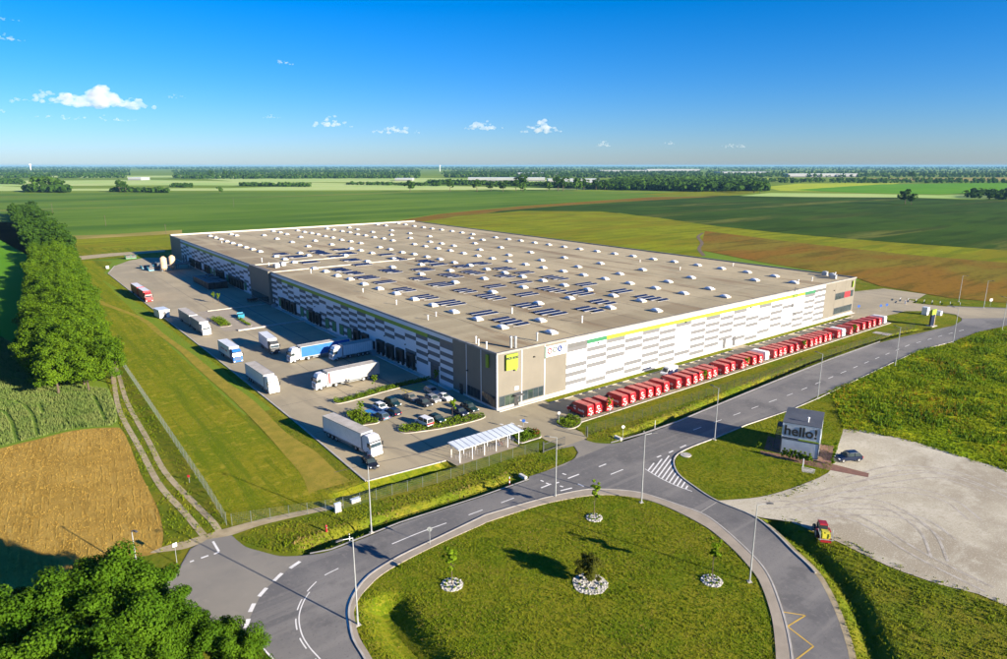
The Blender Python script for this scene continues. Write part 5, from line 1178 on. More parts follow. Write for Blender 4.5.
for px, py_, i in ((523,477,0),(618,438.3,1)):
    c_ = MB(); c_.box(-.8,.8,-.25,.25,-1.0,.35); c_.tube((0,-.3,-.5),(0,.3,-.5),.35,.35,12); x, y = G(px, py_)
    c_o = tag(c_.build('culvert_headwall', M['plinth']), ('concrete culvert end left of the gate driveway','concrete culvert end right of the gate driveway')[i], 'culvert'); c_o.location = (x, y, 0); c_o.rotation_euler.z = math.pi/2

# ================================================================== PLANTS
def crown_mesh(name, n, rx, rz, leaf, m, seed, clumps=60, hollow=.45, flat=.75, zc=None):
    """leaf faces gathered in clumps through an uneven crown"""
    r = np.random.default_rng(seed)
    d = r.normal(size=(clumps,3)); d /= np.linalg.norm(d, axis=1)[:,None]
    d[:,2] = np.where(d[:,2] < -.55, -d[:,2], d[:,2])
    rad = (hollow+(1-hollow)*r.random(clumps)**.55)*(1+.22*r.normal(size=clumps)).clip(.6,1.25)
    C = d*rad[:,None]*np.array((rx,rx,rz)); C[:,2] += (zc if zc is not None else rz)
    cs = r.uniform(.22,.40,clumps)*min(rx,rz)
    idx = r.integers(0, clumps, n); q = r.normal(size=(n,3)); q /= np.linalg.norm(q,axis=1)[:,None]; q *= (r.random(n)**.4)[:,None]
    P_ = C[idx]+q*cs[idx][:,None]*np.array((1,1,flat))
    nrm = q+.5*d[idx]+.55*r.normal(size=(n,3)); nrm[:,2] += .25; nrm /= np.linalg.norm(nrm,axis=1)[:,None]
    a = np.cross(nrm, r.normal(size=(n,3))); a /= np.linalg.norm(a,axis=1)[:,None]; b_ = np.cross(nrm, a)
    s = leaf*r.uniform(.6,1.3,n)[:,None]
    V = np.stack([P_-a*s*.5, P_+b_*s*.42, P_+a*s*.62, P_-b_*s*.42], 1).reshape(-1,3)
    return npmesh(name, V, np.arange(n*4).reshape(n,4), m)
def trunk_mesh(name, h, r0, crown_r, seed, nb=6):
    r = random.Random(seed); mb = MB(); p = Vector((0,0,-.2)); k = 4; rr = r0
    for i in range(k):
        q = Vector((p.x+r.uniform(-.15,.15)*h/8, p.y+r.uniform(-.15,.15)*h/8, h*(i+1)/k)); mb.tube(p, q, rr, rr*.78, 7, i == 0); p = q; rr *= .78
    for i in range(nb):
        a = r.uniform(0, 6.28); z0 = h*r.uniform(.35,.85); mb.tube((0,0,z0), (math.cos(a)*crown_r*.6, math.sin(a)*crown_r*.6, z0+crown_r*.55), r0*.4, r0*.12, 5)
    return mb.mesh(name, M['bark'])
def tree(name, loc, cm, tm, label, group=None, s=1.0, rz=None, cat='tree', sz=None):
    t = empty(name, loc, random.uniform(0,6.28) if rz is None else rz, label, cat, group); t.scale = (s, s, sz or s)
    inst(tm, 'trunk', t); inst(cm, 'crown', t); return t
# tree belt on the left
bcm = [(crown_mesh('crown', 6000, 3.7+.3*k, 4.6+.3*k, .40, M['leaf_belt'], 20+k, 60, .4, zc=4.9+.2*k), trunk_mesh('trunk', 6.0, .28, 3.5, 30+k)) for k in range(4)]
bl = []
y = 68.0
while y < 330:
    xc = -67.5+ (y-68)*.058
    wdt = 5.5 if y < 80 else 8.0
    for dx in np.arange(-wdt, wdt+.1, 4.6): bl.append((xc+dx+random.uniform(-1.0,1.0)+(.0 if y > 80 else 2), y+random.uniform(-1.6,1.6)))
    y += 5.4+max(0, (y-120)*.02)
n_ = 0
for (x, y) in bl:
    c_, t_ = bcm[n_ % 4]; n_ += 1
    tree('belt_tree', (x, y, -.03), c_, t_, 'leafy green tree in the dense tree belt beside the dirt track', 'trees of the tree belt', random.uniform(.78,1.08))
far_cm = [(crown_mesh('crown', 900, 4.2+.6*k, 4.5+.5*k, 1.1, M['leaf_far'], 50+k, 26, .3, zc=6.0), trunk_mesh('trunk', 6, .35, 3.5, 60+k, 3)) for k in range(3)]
y = 335.0
while y < 760:
    xc = -52+(y-335)*.012
    for dx in (-8,-1,6): tree('belt_tree', (xc+dx+random.uniform(-2,2), y+random.uniform(-4,4), -.03), *far_cm[n_ % 3], 'leafy green tree in the dense tree belt beside the dirt track', 'trees of the tree belt', random.uniform(.9,1.2)); n_ += 1
    y += 14
# near trees, bottom left: tops measured
ncm = [(crown_mesh('crown', 26000, 4.1+.3*k, 4.5, .27, M['leaf_near'], 70+k, 46, .5, zc=7.3), trunk_mesh('trunk', 8.5, .25, 4, 80+k, 9)) for k in range(3)]
TOPS = [(107,556,12.2),(76,566,12),(128,566,10.5),(40,584,12.2),(12,597,12.2),(-25,600,12.2),(165,598,9.0),(60,615,12.2),(110,600,11.5),(20,640,12.2),(150,622,9.5),(100,650,12),(181,618,8.0),(208,624,8.0),(235,634,7.5),(150,668,8.5),(205,670,7.5),(60,690,12.0),(245,668,6.6),(-20,680,12)]
for i, (px, py_, h) in enumerate(TOPS):
    x, y = G(px, py_, h); c_, t_ = ncm[i % 3]
    tree('roadside_tree', (x, y, -.03), c_, t_, 'large bright green tree in the roadside clump nearest the camera', 'trees of the roadside clump', h/12.2*random.uniform(.95,1.02))
# young trees in white pebble rings
yc = crown_mesh('crown', 500, .8, 1.25, .26, M['leaf_young'], 91, 16, .2, zc=2.8); yt = trunk_mesh('trunk', 3.0, .06, .6, 92, 4)
yth = crown_mesh('crown', 620, .62, 1.7, .24, M['leaf_young'], 93, 18, .2, zc=3.3)
def ring(px, py_, r, label):
    x, y = G(px, py_); mb = MB(); n = 26
    mb.prism([(r*(1+.05*math.sin(5*k))*math.cos(2*math.pi*k/n), r*(1+.05*math.cos(4*k))*math.sin(2*math.pi*k/n)) for k in range(n)], -.05, .06)
    t = empty('pebble_ring', (x, y, .02), 0, label, 'planting ring'); mb.build('bed', M['pebble'], t)
    pb = MB(); rr = random.Random(int(px))
    for k in range(170):
        a, d = rr.uniform(0,6.28), r*math.sqrt(rr.random()); s = rr.uniform(.06,.15); pb.blob((d*math.cos(a), d*math.sin(a), .07), (s,s,s*.7), 1, .2)
    tag(pb.build('pebbles', M['pebble'], t), kind='stuff')
    for k in range(7):
        a = k*.9; lv = inst(PLm, 'small_plant', t, (r*.65*math.cos(a), r*.65*math.sin(a), .05), a)
    return x, y
PLm = crown_mesh('small_plant', 60, .22, .22, .14, M['leaf_young'], 97, 6, .2)
for px, py_, r, lb, who, cmx in ((594,518,1.2,'white pebble ring at the island top nearest the gate','slender young tree at the island top nearest the gate',yth),(452,585,1.35,'white pebble ring in the left part of the island lawn','slender young tree in the left part of the island lawn',yc),(711.8,581,1.3,'white pebble ring in the right part of the island lawn','slender young tree in the right part of the island lawn',yth)):
    x, y = ring(px, py_, r, lb); tree('young_tree', (x, y, .03), cmx, yt, who, 'young island trees', 1.25)
x, y = ring(590,584,2.15,'largest white pebble ring in the middle of the island lawn')
sc = crown_mesh('crown', 11000, 1.55, 1.6, .17, M['leaf_bush'], 101, 60, .35, zc=1.65); tree('round_bush', (x+.25, y+.5, .05), sc, trunk_mesh('trunk', 1.4, .1, .9, 102), 'dense round bush in the middle of the island lawn', None, 1.0, cat='bush')
# car park trees
for px, py_, lb in ((362,420,'young tree in the planter beside the blue painted bay'),(452.5,417.5,'young tree between the two pairs of dark parked cars'),(375.5,392,'young tree at the end of the hedge by the yellow bars'),(213.5,302.5,'left young tree on the planted traffic island in the yard'),(219,304,'right young tree on the planted traffic island in the yard'),(437,386.5,'tiny young tree at the ground level warehouse gate')):
    tree('young_tree', (*G(px,py_), .03), yc, yt, lb, None, .95)
for i, px in enumerate((609.5,704.5,746.5,803.5,855)):
    tree('young_tree', (XR(px,-16.2,2.6), -16.25, .0), yc, yt, 'young tree at the tail of the van row, %s from the gate' % ORD[i], 'young trees along the van row', .9)
# hedges: planted beds with leafy tops
def hedge(poly, h, m, label, dens=26, name='hedge', leaf=.24, cat='hedge', bed=True):
    xs = [p[0] for p in poly]; ys = [p[1] for p in poly]; A = (max(xs)-min(xs))*(max(ys)-min(ys)); n = int(A*dens)
    X = RNG.uniform(min(xs), max(xs), n); Y = RNG.uniform(min(ys), max(ys), n); k = inside(X, Y, poly); X, Y = X[k], Y[k]; n = len(X)
    cx, cy = sum(xs)/len(xs), sum(ys)/len(ys)
    lump = .62+.38*np.sin(X*2.3+1.3*np.sin(Y*1.7))*np.cos(Y*2.1+.7)
    Z = h*lump*RNG.uniform(.25,1.0,n)+.05
    P_ = np.stack([X-cx, Y-cy, Z], 1); nr = RNG.normal(size=(n,3)); nr[:,2] += .6; nr /= np.linalg.norm(nr,axis=1)[:,None]
    a = np.cross(nr, RNG.normal(size=(n,3))); a /= np.linalg.norm(a,axis=1)[:,None]; b_ = np.cross(nr, a); s = leaf*RNG.uniform(.7,1.3,n)[:,None]
    V = np.stack([P_-a*s*.5, P_+b_*s*.45, P_+a*s*.6, P_-b_*s*.45], 1).reshape(-1,3)
    t = empty(name, (cx, cy, .03), 0, label, cat); inst(npmesh('foliage', V, np.arange(n*4).reshape(n,4), M[m]), 'foliage', t)
    if bed:
        b = MB(); b.prism([(x-cx, y-cy) for x, y in poly][::(1 if inside_ccw(poly) else -1)], -.03, .10); b.build('bed', M['soil_dark'], t)
        line = smooth(poly+[poly[0]], 2); o = strip('kerb', [(x-cx,y-cy) for x,y in line], .18, .03, M['kerb'], t, h=.12); o.location.z = 0
    return t
def inside_ccw(p): return sum((b[0]-a[0])*(b[1]+a[1]) for a, b in zip(p, p[1:]+p[:1])) < 0
hedge(smooth(GL([(334,401),(345,399.5),(362,394.5),(384,388),(428,378.5),(430,380.5),(388,391),(360,399),(338,404)]), 3, True), .95, 'leaf_hedge', 'long clipped hedge between the grey trailer and the car park', 60)
hedge(smooth(GL([(346,414.5),(352,412),(362,411.5),(372,418),(379,422.5),(368,425),(356,425)]), 3, True), 1.0, 'leaf_hedge', 'rounded shrub planter at the end of the blue painted bay', 60)
hedge(smooth(GL([(398,430),(405,425.5),(418,424.5),(440,421),(465,416),(482,415),(484,418),(470,422.5),(446,428),(420,432),(404,433.5)]), 3, True), .8, 'leaf_hedge', 'curved planted kerb strip with loose shrubs around the car park', 34)
hedge(smooth(GL([(511,435),(522,431),(534,432),(541,437),(530,441),(520,443)]), 3, True), 1.1, 'leaf_hedge', 'green shrub bed at the right end of the white shelter', 70)
hedge(smooth(GL([(531,434),(536,432.5),(540,434),(536,437)]), 3, True), .9, 'leaf_red', 'small red leaved shrub beside the shelter shrub bed', 90, bed=False, cat='shrub')
hedge(smooth(GL([(556,424),(562,419),(572,417),(581,421),(578,426.5),(568,429)]), 3, True), .9, 'leaf_hedge', 'rough green shrubs in front of the first red van', 60)
hedge([(-24.8,113),(-21.5,113),(-21.5,126),(-24.8,126)], 1.4, 'leaf_hedge', 'low shrubs on the planted traffic island in the yard', 40); hedge([(-17.5,109),(-16.4,109),(-16.4,121),(-17.5,121)], .9, 'leaf_hedge', 'narrow hedge near the ramp kerb on the traffic island', 40)
hb = crown_mesh('foliage', 420, .42, .75, .2, M['leaf_young'], 111, 14, .2, zc=.8)
for i, px in enumerate((784,789,794,799,804,809.5)):
    x, y = G(px, 458.6+(px-784)*.24); t = empty('facade_shrub', (x, y, .05), i, 'upright green shrub before the lettered container front, %s from the left' % ORD[i], 'shrub', 'shrubs at the container house'); t.scale = (1.25,1.25,1.35); inst(hb, 'foliage', t)
for i, (px, py_) in enumerate(((836,447),(835,453),(833.5,459),(832,465))):
    x, y = G(px, py_); t = empty('facade_shrub', (x, y, .03), i, 'green shrub between container house and dark people carrier, %s from the back' % ORD[i], 'shrub', 'shrubs at the container house'); t.scale = (.9,.9,.8); inst(hb, 'foliage', t)
x, y = G(758.5,449); t = empty('facade_shrub', (x, y, .03), 0, 'small shrub at the left end of the brick path', 'shrub'); inst(hb, 'foliage', t)

# ---- grass, crops (uncountable)
def tufts(name, poly, dens, h, w, m, seed, blades=3, lump=0.0, lumpscale=.3, z0=0.0, thr=None, lean=.35):
    r = np.random.default_rng(seed); xs = [p[0] for p in poly]; ys = [p[1] for p in poly]
    n = int((max(xs)-min(xs))*(max(ys)-min(ys))*dens); X = r.uniform(min(xs), max(xs), n); Y = r.uniform(min(ys), max(ys), n); k = inside(X, Y, poly)
    # only what the view can reach
    fx, fy = X-CAMX, Y-CAMY; rr = fx*_sa-fy*_ca; ff = fx*_ca+fy*_sa; k &= (np.abs(rr) < 1.0*ff+14)
    L_ = np.sin(X*lumpscale+2*np.sin(Y*lumpscale*.7+.3))*np.cos(Y*lumpscale*1.2+1.7*np.sin(X*lumpscale*.5))
    if thr is not None: k &= (L_+.5*r.normal(size=n) > thr)
    X, Y, L_ = X[k], Y[k], L_[k]; n = len(X); Z = hgt(X, Y)+z0
    B = np.repeat(np.stack([X,Y,Z],1), blades, 0); LL = np.repeat(L_, blades); N = n*blades
    a = r.uniform(0, 6.283, N); d = np.stack([np.cos(a), np.sin(a), 0*a], 1); B = B+d*r.uniform(0,w*1.2,N)[:,None]
    hh = h*(1+lump*LL)*r.uniform(.5,1.25,N); hh = np.maximum(hh, h*.2); ww = w*r.uniform(.6,1.3,N)
    tip = B+np.stack([np.cos(a+1.3)*lean*hh, np.sin(a+1.3)*lean*hh, hh], 1)
    V = np.stack([B-d*ww[:,None]/2, B+d*ww[:,None]/2, tip], 1).reshape(-1,3)
    o = put(bpy.data.objects.new(name, npmesh(name, V, np.arange(N*3).reshape(N,3), M[m]))); tag(o, kind='stuff'); return o
isl_in = smooth(ISL_IN, 4, True)
tufts('lawn_grass', isl_in, 14, .13, .10, 'grass_lawn', 1, 3, .3, .5, .02)
tufts('dry_grass', isl_in, 3.5, .11, .10, 'grass_dry', 21, 2, .3, .35, .02, thr=.25)
tufts('lawn_grass', HL, 10, .12, .10, 'grass_lawn', 2, 3, .3, .5, .03)
tufts('meadow_grass', MEAD, 6, .34, .18, 'grass_meadow', 3, 4, .5, .35, .01)
tufts('meadow_grass', MEAD, 1.3, .62, .30, 'leaf_shrub', 4, 5, .6, .28, .01, thr=.3)
tufts('meadow_grass', MEAD, .5, .55, .22, 'grass_orange', 14, 4, .6, .12, .01, thr=.3)
VG = GL([(240,541),(280,553),(330,548.5),(400,521.5),(480,496),(527,478.5),(545,470),(566,462.5),(575,455.5),(566,447),(540,447),(518,457),(468,473.5),(412,492.5),(338,511.5),(250,529)])
tufts('verge_grass', VG, 9, .2, .12, 'grass_lawn', 5, 3, .5, .4, -.03)
for nm_, D_, a_, b_ in (('dry_grass', D1a, 1.0, 3.6), ('dry_grass', D1b, .8, 2.8)):
    tufts(nm_, offset_line(D_, a_)+offset_line(D_, b_)[::-1], 7, .26, .14, 'grass_dry', 55, 3, .5, .3, -.02, thr=-.1)
VG2 = GL([(590,438.5),(600,441.5),(622,440.5),(680,419),(777,379),(880,340.5),(930,328),(900,329),(850,341),(760,370),(680,400),(590,430)])
tufts('verge_grass', VG2, 6, .2, .13, 'grass_lawn', 6, 3, .5, .4, -.03)
VG3 = GL([(766,520.5),(778,530),(797,549),(816,567),(829,586),(843,618),(856,662),(862,720),(1180,720),(1060,625),(940,586),(888,567.5),(842,545.5),(812,534)])
tufts('verge_grass', VG3, 7, .22, .13, 'grass_lawn', 7, 3, .5, .4, -.03)
for l_, m_, sd_ in (([(764,518.5),(790,523),(815,533),(842,544.5),(888,567),(940,585.5),(1007,607)],'grass_lawn',31),([(842,429),(868,432),(900,437.7),(950,452),(1007,470),(1060,486)],'grass_meadow',32),([(760,497.5),(793.5,488.2),(828,473)],'grass_lawn',33)):
    e_ = smooth(GL(l_), 5); tufts('edge_grass', offset_line(e_, 1.5)+offset_line(e_, -1.5)[::-1], 5, .2, .13, m_, sd_, 3, .5, .9, .01, thr=.15)
tufts('yard_grass', [(-50.6,318),(-37.6,318),(-37.6,250),(-37,136),(-36.6,66),(-36.3,18),(-36,-12.6),(-24,-18),(-37,-18),(-57,-13),(-57,0),(-56,91)], 6, .10, .11, 'grass_lawn', 8, 2, .4, .4, .0)
tufts('dry_grass', [(-50.6,200),(-37,200),(-36.6,66),(-36.3,18),(-36,-12.6),(-37,-18),(-57,-13),(-57,0),(-56,91)], 2.0, .09, .10, 'grass_dry', 22, 2, .3, .3, .0, thr=.1)
TV = GL([(62,262),(98,327),(124,369),(174,443),(206,492.6),(225,525),(207,539),(190,545),(160,554),(165,539),(160,510),(141,472),(131,446),(120,424),(118,408),(110,388),(90,345)])
tufts('track_grass', TV, 4.0, .26, .14, 'grass_lawn', 9, 3, .5, .5, -.02, thr=-.25)
WH_ = GL([(-90,345),(0,337),(26,352),(52,372),(80,386),(108,390),(116,409),(117,421),(112,425.5),(74,428.4),(37,437.4),(0,446),(-90,470)])
wheat_o = tufts('wheat_crop', WH_, 11, .62, .15, 'grass_wheat', 10, 3, .06, .2, .0, lean=.2)
# tramlines: remove crop along wheel tracks
me = wheat_o.data; nv = len(me.vertices); co = np.empty(nv*3, np.float32); me.vertices.foreach_get('co', co); co = co.reshape(-1,3,3)
cen = co.mean(1); lines = [smooth(GL(l), 5) for l in ([(-20,398),(0,400),(20,404),(28,409),(34,418),(38,436)],[(-20,406),(0,411),(9,417),(14,428),(17,441)],[(-10,375),(12,378),(40,384),(72,392),(100,394)],[(-10,369),(14,372),(42,379),(74,388),(104,392)],[(94,396),(100,408),(106,421)],[(40,405),(44,414)])]
kd = np.full(len(cen), 99.)
for l in lines: kd = np.minimum(kd, seg_dist(cen[:,0], cen[:,1], l))
keep = co[kd > .38]; wheat_o.data = npmesh('wheat_crop', keep.reshape(-1,3), np.arange(len(keep)*3).reshape(-1,3), M['grass_wheat'])
# straw swaths on the stubble
SP = smooth(GL([(-90,478),(0,449.5),(37,440.5),(74,431.5),(112,428.5),(122,431),(130,447),(140,473),(150,493),(157,509),(160,525),(160,539),(154,551),(118,560),(60,588),(-60,628)]), 3, True)
tufts('stubble_stalks', SP, 9, .12, .09, 'straw', 12, 2, .3, .5, .0)
sb = MB(); rr = random.Random(5)
dv = np.array(G(62,440))-np.array(G(45,545)); dv /= np.hypot(*dv); nv_ = np.array((-dv[1], dv[0])); c0 = np.array(G(70,500))
vs, fs = [], []
for k in np.arange(-46, 46, .95):
    pts = []
    for s in np.arange(-60, 60, .8):
        p = c0+nv_*(k+.5*math.sin(s*.07+k*.15))+dv*s
        if inside(np.array([p[0]]), np.array([p[1]]), SP)[0]: pts.append(p)
        elif len(pts) > 2: break
        else: pts = []
    for i, p in enumerate(pts):
        h_ = .055*rr.uniform(-.6,1.5); w_ = .22*rr.uniform(.6,1.3); b0 = len(vs)
        q = p+nv_*rr.uniform(-.1,.1)
        vs += [(q[0]-nv_[0]*w_, q[1]-nv_[1]*w_, -.02), (q[0], q[1], h_), (q[0]+nv_[0]*w_, q[1]+nv_[1]*w_, -.02)]
        if i: fs += [(b0-3,b0,b0+1,b0-2),(b0-2,b0+1,b0+2,b0-1)]
sb.add(vs, fs); tag(sb.build('straw_swaths', M['straw']), kind='stuff')

# ================================================================== FAR COUNTRY
fcm = [(crown_mesh('crown', 420, 4.5+k, 5.5+.6*k, 1.7, M['leaf_far' if k != 1 else 'leaf_poplar'], 150+k, 18, .25, zc=6.5), trunk_mesh('trunk', 6, .4, 3.5, 160+k, 2)) for k in range(3)]
def far_tree(px, py_, hpx, label, group='trees scattered in the far fields'):
    x, y = G(px, py_); d = math.hypot(x-CAMX, y-CAMY); h = hpx/FPX*d; c_, t_ = fcm[int(px) % 3]
    tree('field_tree', (x, y, 0), c_, t_, label, group, h/12.0)
FT = 'lone broadleaf tree in the far green fields'
FTL = ((410,192,10),(450,191.5,11),(477,192,12),(491,191,8),(503,192,10),(516,191,11),(521,190.5,13),(523,192,9),(547,191,9),(558,191,14),(563,191,12),(577,190.5,12),(584,190,10),(596,190,10),(605,190,8),(640,190,8),(652,190,9),(37,192,12),(44,192,11),(52,192,12),(60,192,10),(120,192,10),(126,192.5,9),(220,193.5,6),(160,192,5),(905,204,11),(911,204.5,8),(760,193.5,10),(754,193,11),(912,180,7),(330,178,5),(342,178,5),(212,178,6),(225,178.5,7),(233,178.5,6))
FTX = sorted(p[0] for p in FTL)
for px, py_, h in FTL:
    far_tree(px, py_, h, 'broadleaf tree standing in the far fields, %s from the left of such trees' % ORD[FTX.index(px)])
def wood(name, pxpoly, n, h, m, label, seed):
    """far wood read as one mass: leaf clumps on many crowns"""
    r = np.random.default_rng(seed); P_ = np.array(GL(pxpoly)); t = []
    # sample in picture-measured outline so that density is even over the ground strip
    xs, ys = P_[:,0], P_[:,1]; cnt = 0; pts = []
    tri = [(P_[0], P_[i], P_[i+1]) for i in range(1, len(P_)-1)]; ar = np.array([abs(np.cross(b-a, c-a)) if False else abs((b-a)[0]*(c-a)[1]-(b-a)[1]*(c-a)[0]) for a, b, c in tri]); ar = ar/ar.sum()
    for k in r.choice(len(tri), n, p=ar):
        a, b, c = tri[k]; u, v = r.random(2)
        if u+v > 1: u, v = 1-u, 1-v
        pts.append(a+(b-a)*u+(c-a)*v)
    pts = np.array(pts); hh = h*r.uniform(.7,1.25,n); q = 12
    d = r.normal(size=(n*q,3)); d /= np.linalg.norm(d,axis=1)[:,None]; H_ = np.repeat(hh,q)
    C = np.stack([np.repeat(pts[:,0],q), np.repeat(pts[:,1],q), H_*.55], 1)+d*np.stack([H_*.42,H_*.42,H_*.45],1)
    a = np.cross(d+.3*r.normal(size=d.shape), r.normal(size=d.shape)); a /= np.linalg.norm(a,axis=1)[:,None]; b_ = np.cross(d, a); s = (H_*.30)[:,None]
    V = np.stack([C-a*s, C+b_*s, C+a*s, C-b_*s],1).reshape(-1,3); V[:,2] = np.maximum(V[:,2], .2)
    o = put(bpy.data.objects.new(name, npmesh(name, V, np.arange(n*q*4).reshape(-1,4), M[m]))); tag(o, kind='stuff'); return o
W_ = lambda *a: wood('far_wood', *a)
W_([(640,190.5),(700,192),(768,191.5),(765,186.5),(690,186),(600,187)], 1500, 13, 'leaf_far', '', 1)
W_([(600,187.5),(760,184),(745,180),(620,181)], 1200, 14, 'leaf_poplar', '', 2)
W_([(960,198),(1007,200.5),(1400,212),(1400,205),(1007,194),(972,193.5)], 700, 9, 'leaf_dark', '', 3)
W_([(540,187.8),(640,191),(640,189.8),(560,186.6)], 300, 10, 'leaf_far', '', 4)
W_([(425,183.6),(470,185.6),(560,187),(555,185.6),(440,182.4)], 400, 9, 'leaf_far', '', 5)
W_([(240,186.5),(310,187.2),(310,186.1),(240,185.6)], 160, 8, 'leaf_far', '', 6); W_([(110,192.3),(170,193),(170,191.7),(115,191)], 160, 7, 'leaf_far', '', 7); W_([(0,184),(25,185),(20,182),(0,181)], 120, 10, 'leaf_far', '', 8); W_([(170,187.4),(192,188),(192,186.2),(172,186)], 90, 7, 'leaf_far', '', 9); W_([(345,185),(440,186.3),(440,185.4),(350,184.3)], 150, 7, 'leaf_far', '', 10)
W_([(25,192.5),(70,193),(70,191.5),(25,191)], 120, 12, 'leaf_far', '', 11); W_([(680,183),(1007,183),(1300,184),(1300,181.8),(900,180.8),(690,181.2)], 700, 10, 'leaf_far', '', 12)
for i, (y0, y1, n) in enumerate(((177.2,178.2,700),(174.4,175.6,900),(172.2,173.2,1000),(170.2,171.2,900))):
    for j, (a, b) in enumerate(((-160,130),(170,420),(440,700),(690,1180))):
        o_ = 1.2*math.sin(i*2.1+j*1.7)*(.35 if y0 < 175 else .8); W_([(a,y0+o_),(b,y0+o_*.5+.2),(b,y1+o_*.5),(a+20,y1+o_)], n//2, 13, 'leaf_dark' if i > 1 else 'leaf_far', '', 40+i*4+j)
W_([(-600,167.2),(1600,167.2),(1600,168.2),(-600,168.2)], 3500, 24, 'leaf_dark', '', 78)
W_([(-400,168.6),(1400,168.6),(1400,169.6),(-400,169.6)], 2200, 18, 'leaf_dark', '', 77)
def hall(px0, px1, py_, hpx, label, m='hall', dm=60.0, roofm='tin'):
    a, b = np.array(G(px0, py_)), np.array(G(px1, py_)); d = math.hypot(*(a-np.array((CAMX,CAMY)))); h = hpx/FPX*d; L_ = math.hypot(*(b-a))
    t = empty('far_hall', (a[0], a[1], 0), math.atan2(*(b-a)[::-1]), label, 'building', 'white halls on the horizon')
    part('wall', m, t, lambda q: q.box(0, L_, 0, dm, 0, h)); part('roof', roofm, t, lambda q: q.shell([(-1,h,1),(L_+1,h,1),(L_+1,h+.6,1),(-1,h+.6,1)]) if False else q.box(-.6, L_+.6, -.6, dm+.6, h, h+.5))
    part('dock_band', 'clad_grey', t, lambda q: q.box(0, L_, -.15, 0, 0, h*.35))
    return t
hall(468,545,181.2,3.2,'long white industrial hall in the middle distance, left one'); hall(548,600,182.2,3.0,'long white industrial hall right of the longest pale hall'); hall(560,640,183.8,2.2,'low white hall in front of the two long halls'); hall(395,412,180.8,2.2,'small white hall left of the long halls'); hall(128,141,180.3,2.2,'small white farm building far left'); hall(640,660,179.6,1.8,'small white hall near the poplar wood')
hall(600,650,172.3,2.0,'pale hall close to the horizon above the poplar wood', dm=150); hall(647,700,171.6,2.2,'bright white hall at the horizon right of centre', dm=150); hall(788,858,177.2,3.0,'pale blue roofed hall right of the poplar wood'); hall(518,560,174.6,1.6,'far pale hall at the horizon in the centre', dm=120); hall(720,770,173.6,1.5,'far white hall right of the bright white hall', dm=120)
x, y = G(31,170.6); t = empty('water_tower', (x, y, 0), 0, 'white water tower on the far left horizon', 'water tower'); d_ = math.hypot(x-CAMX, y-CAMY); s_ = d_/FPX
part('shaft', 'white', t, lambda b: b.tube((0,0,0),(0,0,3.6*s_),.35*s_,.3*s_,10)); part('tank', 'white', t, lambda b: [b.tube((0,0,3.6*s_),(0,0,4.4*s_),.4*s_,1.0*s_,12), b.tube((0,0,4.4*s_),(0,0,5.2*s_),1.0*s_,.5*s_,12)])
x, y = G(440,171.5); t = empty('water_tower', (x, y, 0), 0, 'white water tower on the horizon left of centre', 'water tower'); d_ = math.hypot(x-CAMX, y-CAMY); s_ = d_/FPX
part('shaft', 'white', t, lambda b: b.tube((0,0,0),(0,0,4.6*s_),.3*s_,.25*s_,10)); part('tank', 'white', t, lambda b: [b.tube((0,0,4.6*s_),(0,0,5.2*s_),.35*s_,.8*s_,12), b.tube((0,0,5.2*s_),(0,0,5.9*s_),.8*s_,.4*s_,12)])
for i, (px, py_, h_) in enumerate(((166.2,234.5,9),(106,226,9),(234,207,8),(53,214,9))):
    x, y = G(px, py_); d = math.hypot(x-CAMX, y-CAMY); hh = h_/FPX*d
    t = empty('utility_pole', (x, y, 0), AZ, 'slim wooden utility pole in the green field, %s of four from the left' % ['third','second','fourth','first'][i], 'pole', 'utility poles in the green field')
    part('pole', 'bark', t, lambda b: b.tube((0,0,0),(0,0,hh),.16,.11,8)); part('crossarm', 'bark', t, lambda b: b.box(-.06,.06,-.9,.9,hh-.5,hh-.38))
# drain ditch with reeds crossing the orange field
dl = smooth(GL([(703,233),(698,237),(702,243),(699,249),(704,256)]), 4); strip('field_ditch', dl, 2.2, .10, M['soil_dark'])

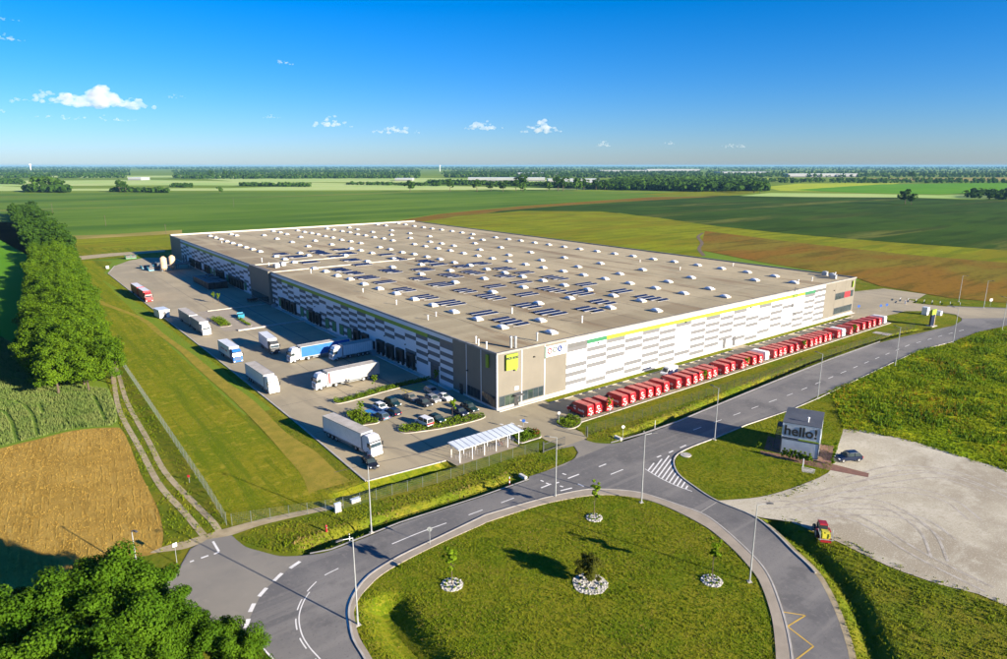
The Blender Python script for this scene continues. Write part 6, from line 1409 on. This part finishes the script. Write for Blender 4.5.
# ---- clouds far out above the plain
def cvol():
    m = bpy.data.materials.new('cloud'); m.use_nodes = True; t = m.node_tree; t.nodes.clear()
    o = t.nodes.new('ShaderNodeOutputMaterial'); v = t.nodes.new('ShaderNodeVolumePrincipled'); v.inputs['Color'].default_value = (1,1,1,1); v.inputs['Density'].default_value = .0045; v.inputs['Anisotropy'].default_value = .1
    t.links.new(v.outputs[0], o.inputs['Volume']); return m
CV = cvol()
CTX = bpy.data.textures.new('billows', 'CLOUDS'); CTX.noise_scale = 95.0; CTX.noise_depth = 4
def cloud(px, py_, wpx, hpx, label, n=14, seed=0):
    D = 14000.0; a = AZ-math.atan2((px-IW/2), FPX/_cp); el = (HOR-py_)/FPX
    rr = random.Random(seed); L_ = wpx/FPX*D; Hh = hpx/FPX*D
    x, y, z = CAMX+D*math.cos(a), CAMY+D*math.sin(a), CAMH+D*el
    mb = bmesh.new(); pa = a-math.pi/2
    me_ = MB()
    for k in range(n*5):
        u = max(-.5, min(.5, rr.gauss(0,.24))); w = max(.12, 1-abs(u*2)**1.3)*(.55+.45*math.sin(u*9+seed)**2)
        r = Hh*rr.uniform(.07,.20)*(.5+.6*w); top = -Hh*.32+Hh*.95*w*rr.random()**1.3
        p = (math.cos(pa)*u*L_+math.cos(a)*rr.uniform(-.5,.5)*Hh*w, math.sin(pa)*u*L_+math.sin(a)*rr.uniform(-.5,.5)*Hh*w, top)
        random.seed(seed*50+k); me_.blob(p, (r*1.5,r*1.5,r*.85), 2, .10)
    o = me_.build('cloud', CV); o.location = (x, y, z)
    rm = o.modifiers.new('remesh', 'REMESH'); rm.mode = 'VOXEL'; rm.voxel_size = max(Hh/22, L_/140)
    dm = o.modifiers.new('billow', 'DISPLACE'); dm.texture = CTX; dm.strength = Hh*.22; dm.mid_level = .55; dm.texture_coords = 'LOCAL'
    tag(o, label, 'cloud', 'small clouds above the horizon'); return o
for i, (px, py_, w, h, lb, n) in enumerate(((112,112,74,19,'largest white puffy cloud, upper left sky',20),(62,113,52,12,'left part of the big puffy cloud, lower and flatter',12),(95,127.5,105,6,'long thin cloud strip under the largest cloud',14),(333,127,38,10,'small puffy cloud left of centre above the horizon',10),(397,132.5,50,9,'flat puffy cloud second from the left of the middle four',10),(483,128.5,38,10,'puffy cloud in the middle of the horizon sky',10),(541,130.5,38,12,'puffy cloud just right of the sky centre',10),(603,145.5,14,6,'tiny cloud right of the middle puffy clouds',5),(22,70.5,30,7,'small cloud at the upper left edge of the sky',7),(5,106.5,16,7,'small cloud cut by the left picture edge',5),(3,124,18,6,'low small cloud at the left picture edge',5),(290,76,18,5,'small wisp high in the left half of the sky',6),(276,122.5,15,4,'tiny wisp left of the middle clouds',5),(183,108,18,4,'tiny wisp right of the largest cloud',5),(735,148,44,5,'faint flat cloud low over the right half',8),(668,145,18,4,'faint tiny cloud low right of centre',5),(14,57,46,6,'thin cloud veil at the upper left corner',7))):
    cloud(px, py_, w, h, lb, n, 300+i)

# ---- haze
hm = bpy.data.materials.new('haze'); hm.use_nodes = True; t = hm.node_tree; t.nodes.clear()
o = t.nodes.new('ShaderNodeOutputMaterial'); v = t.nodes.new('ShaderNodeVolumePrincipled'); v.inputs['Color'].default_value = (.20,.44,.72,1); v.inputs['Density'].default_value = .00004
t.links.new(v.outputs[0], o.inputs['Volume'])
hz = MB(); hz.box(-35000,35000,-35000,35000,-4.0,62.0); tag(hz.build('haze', hm), kind='stuff')
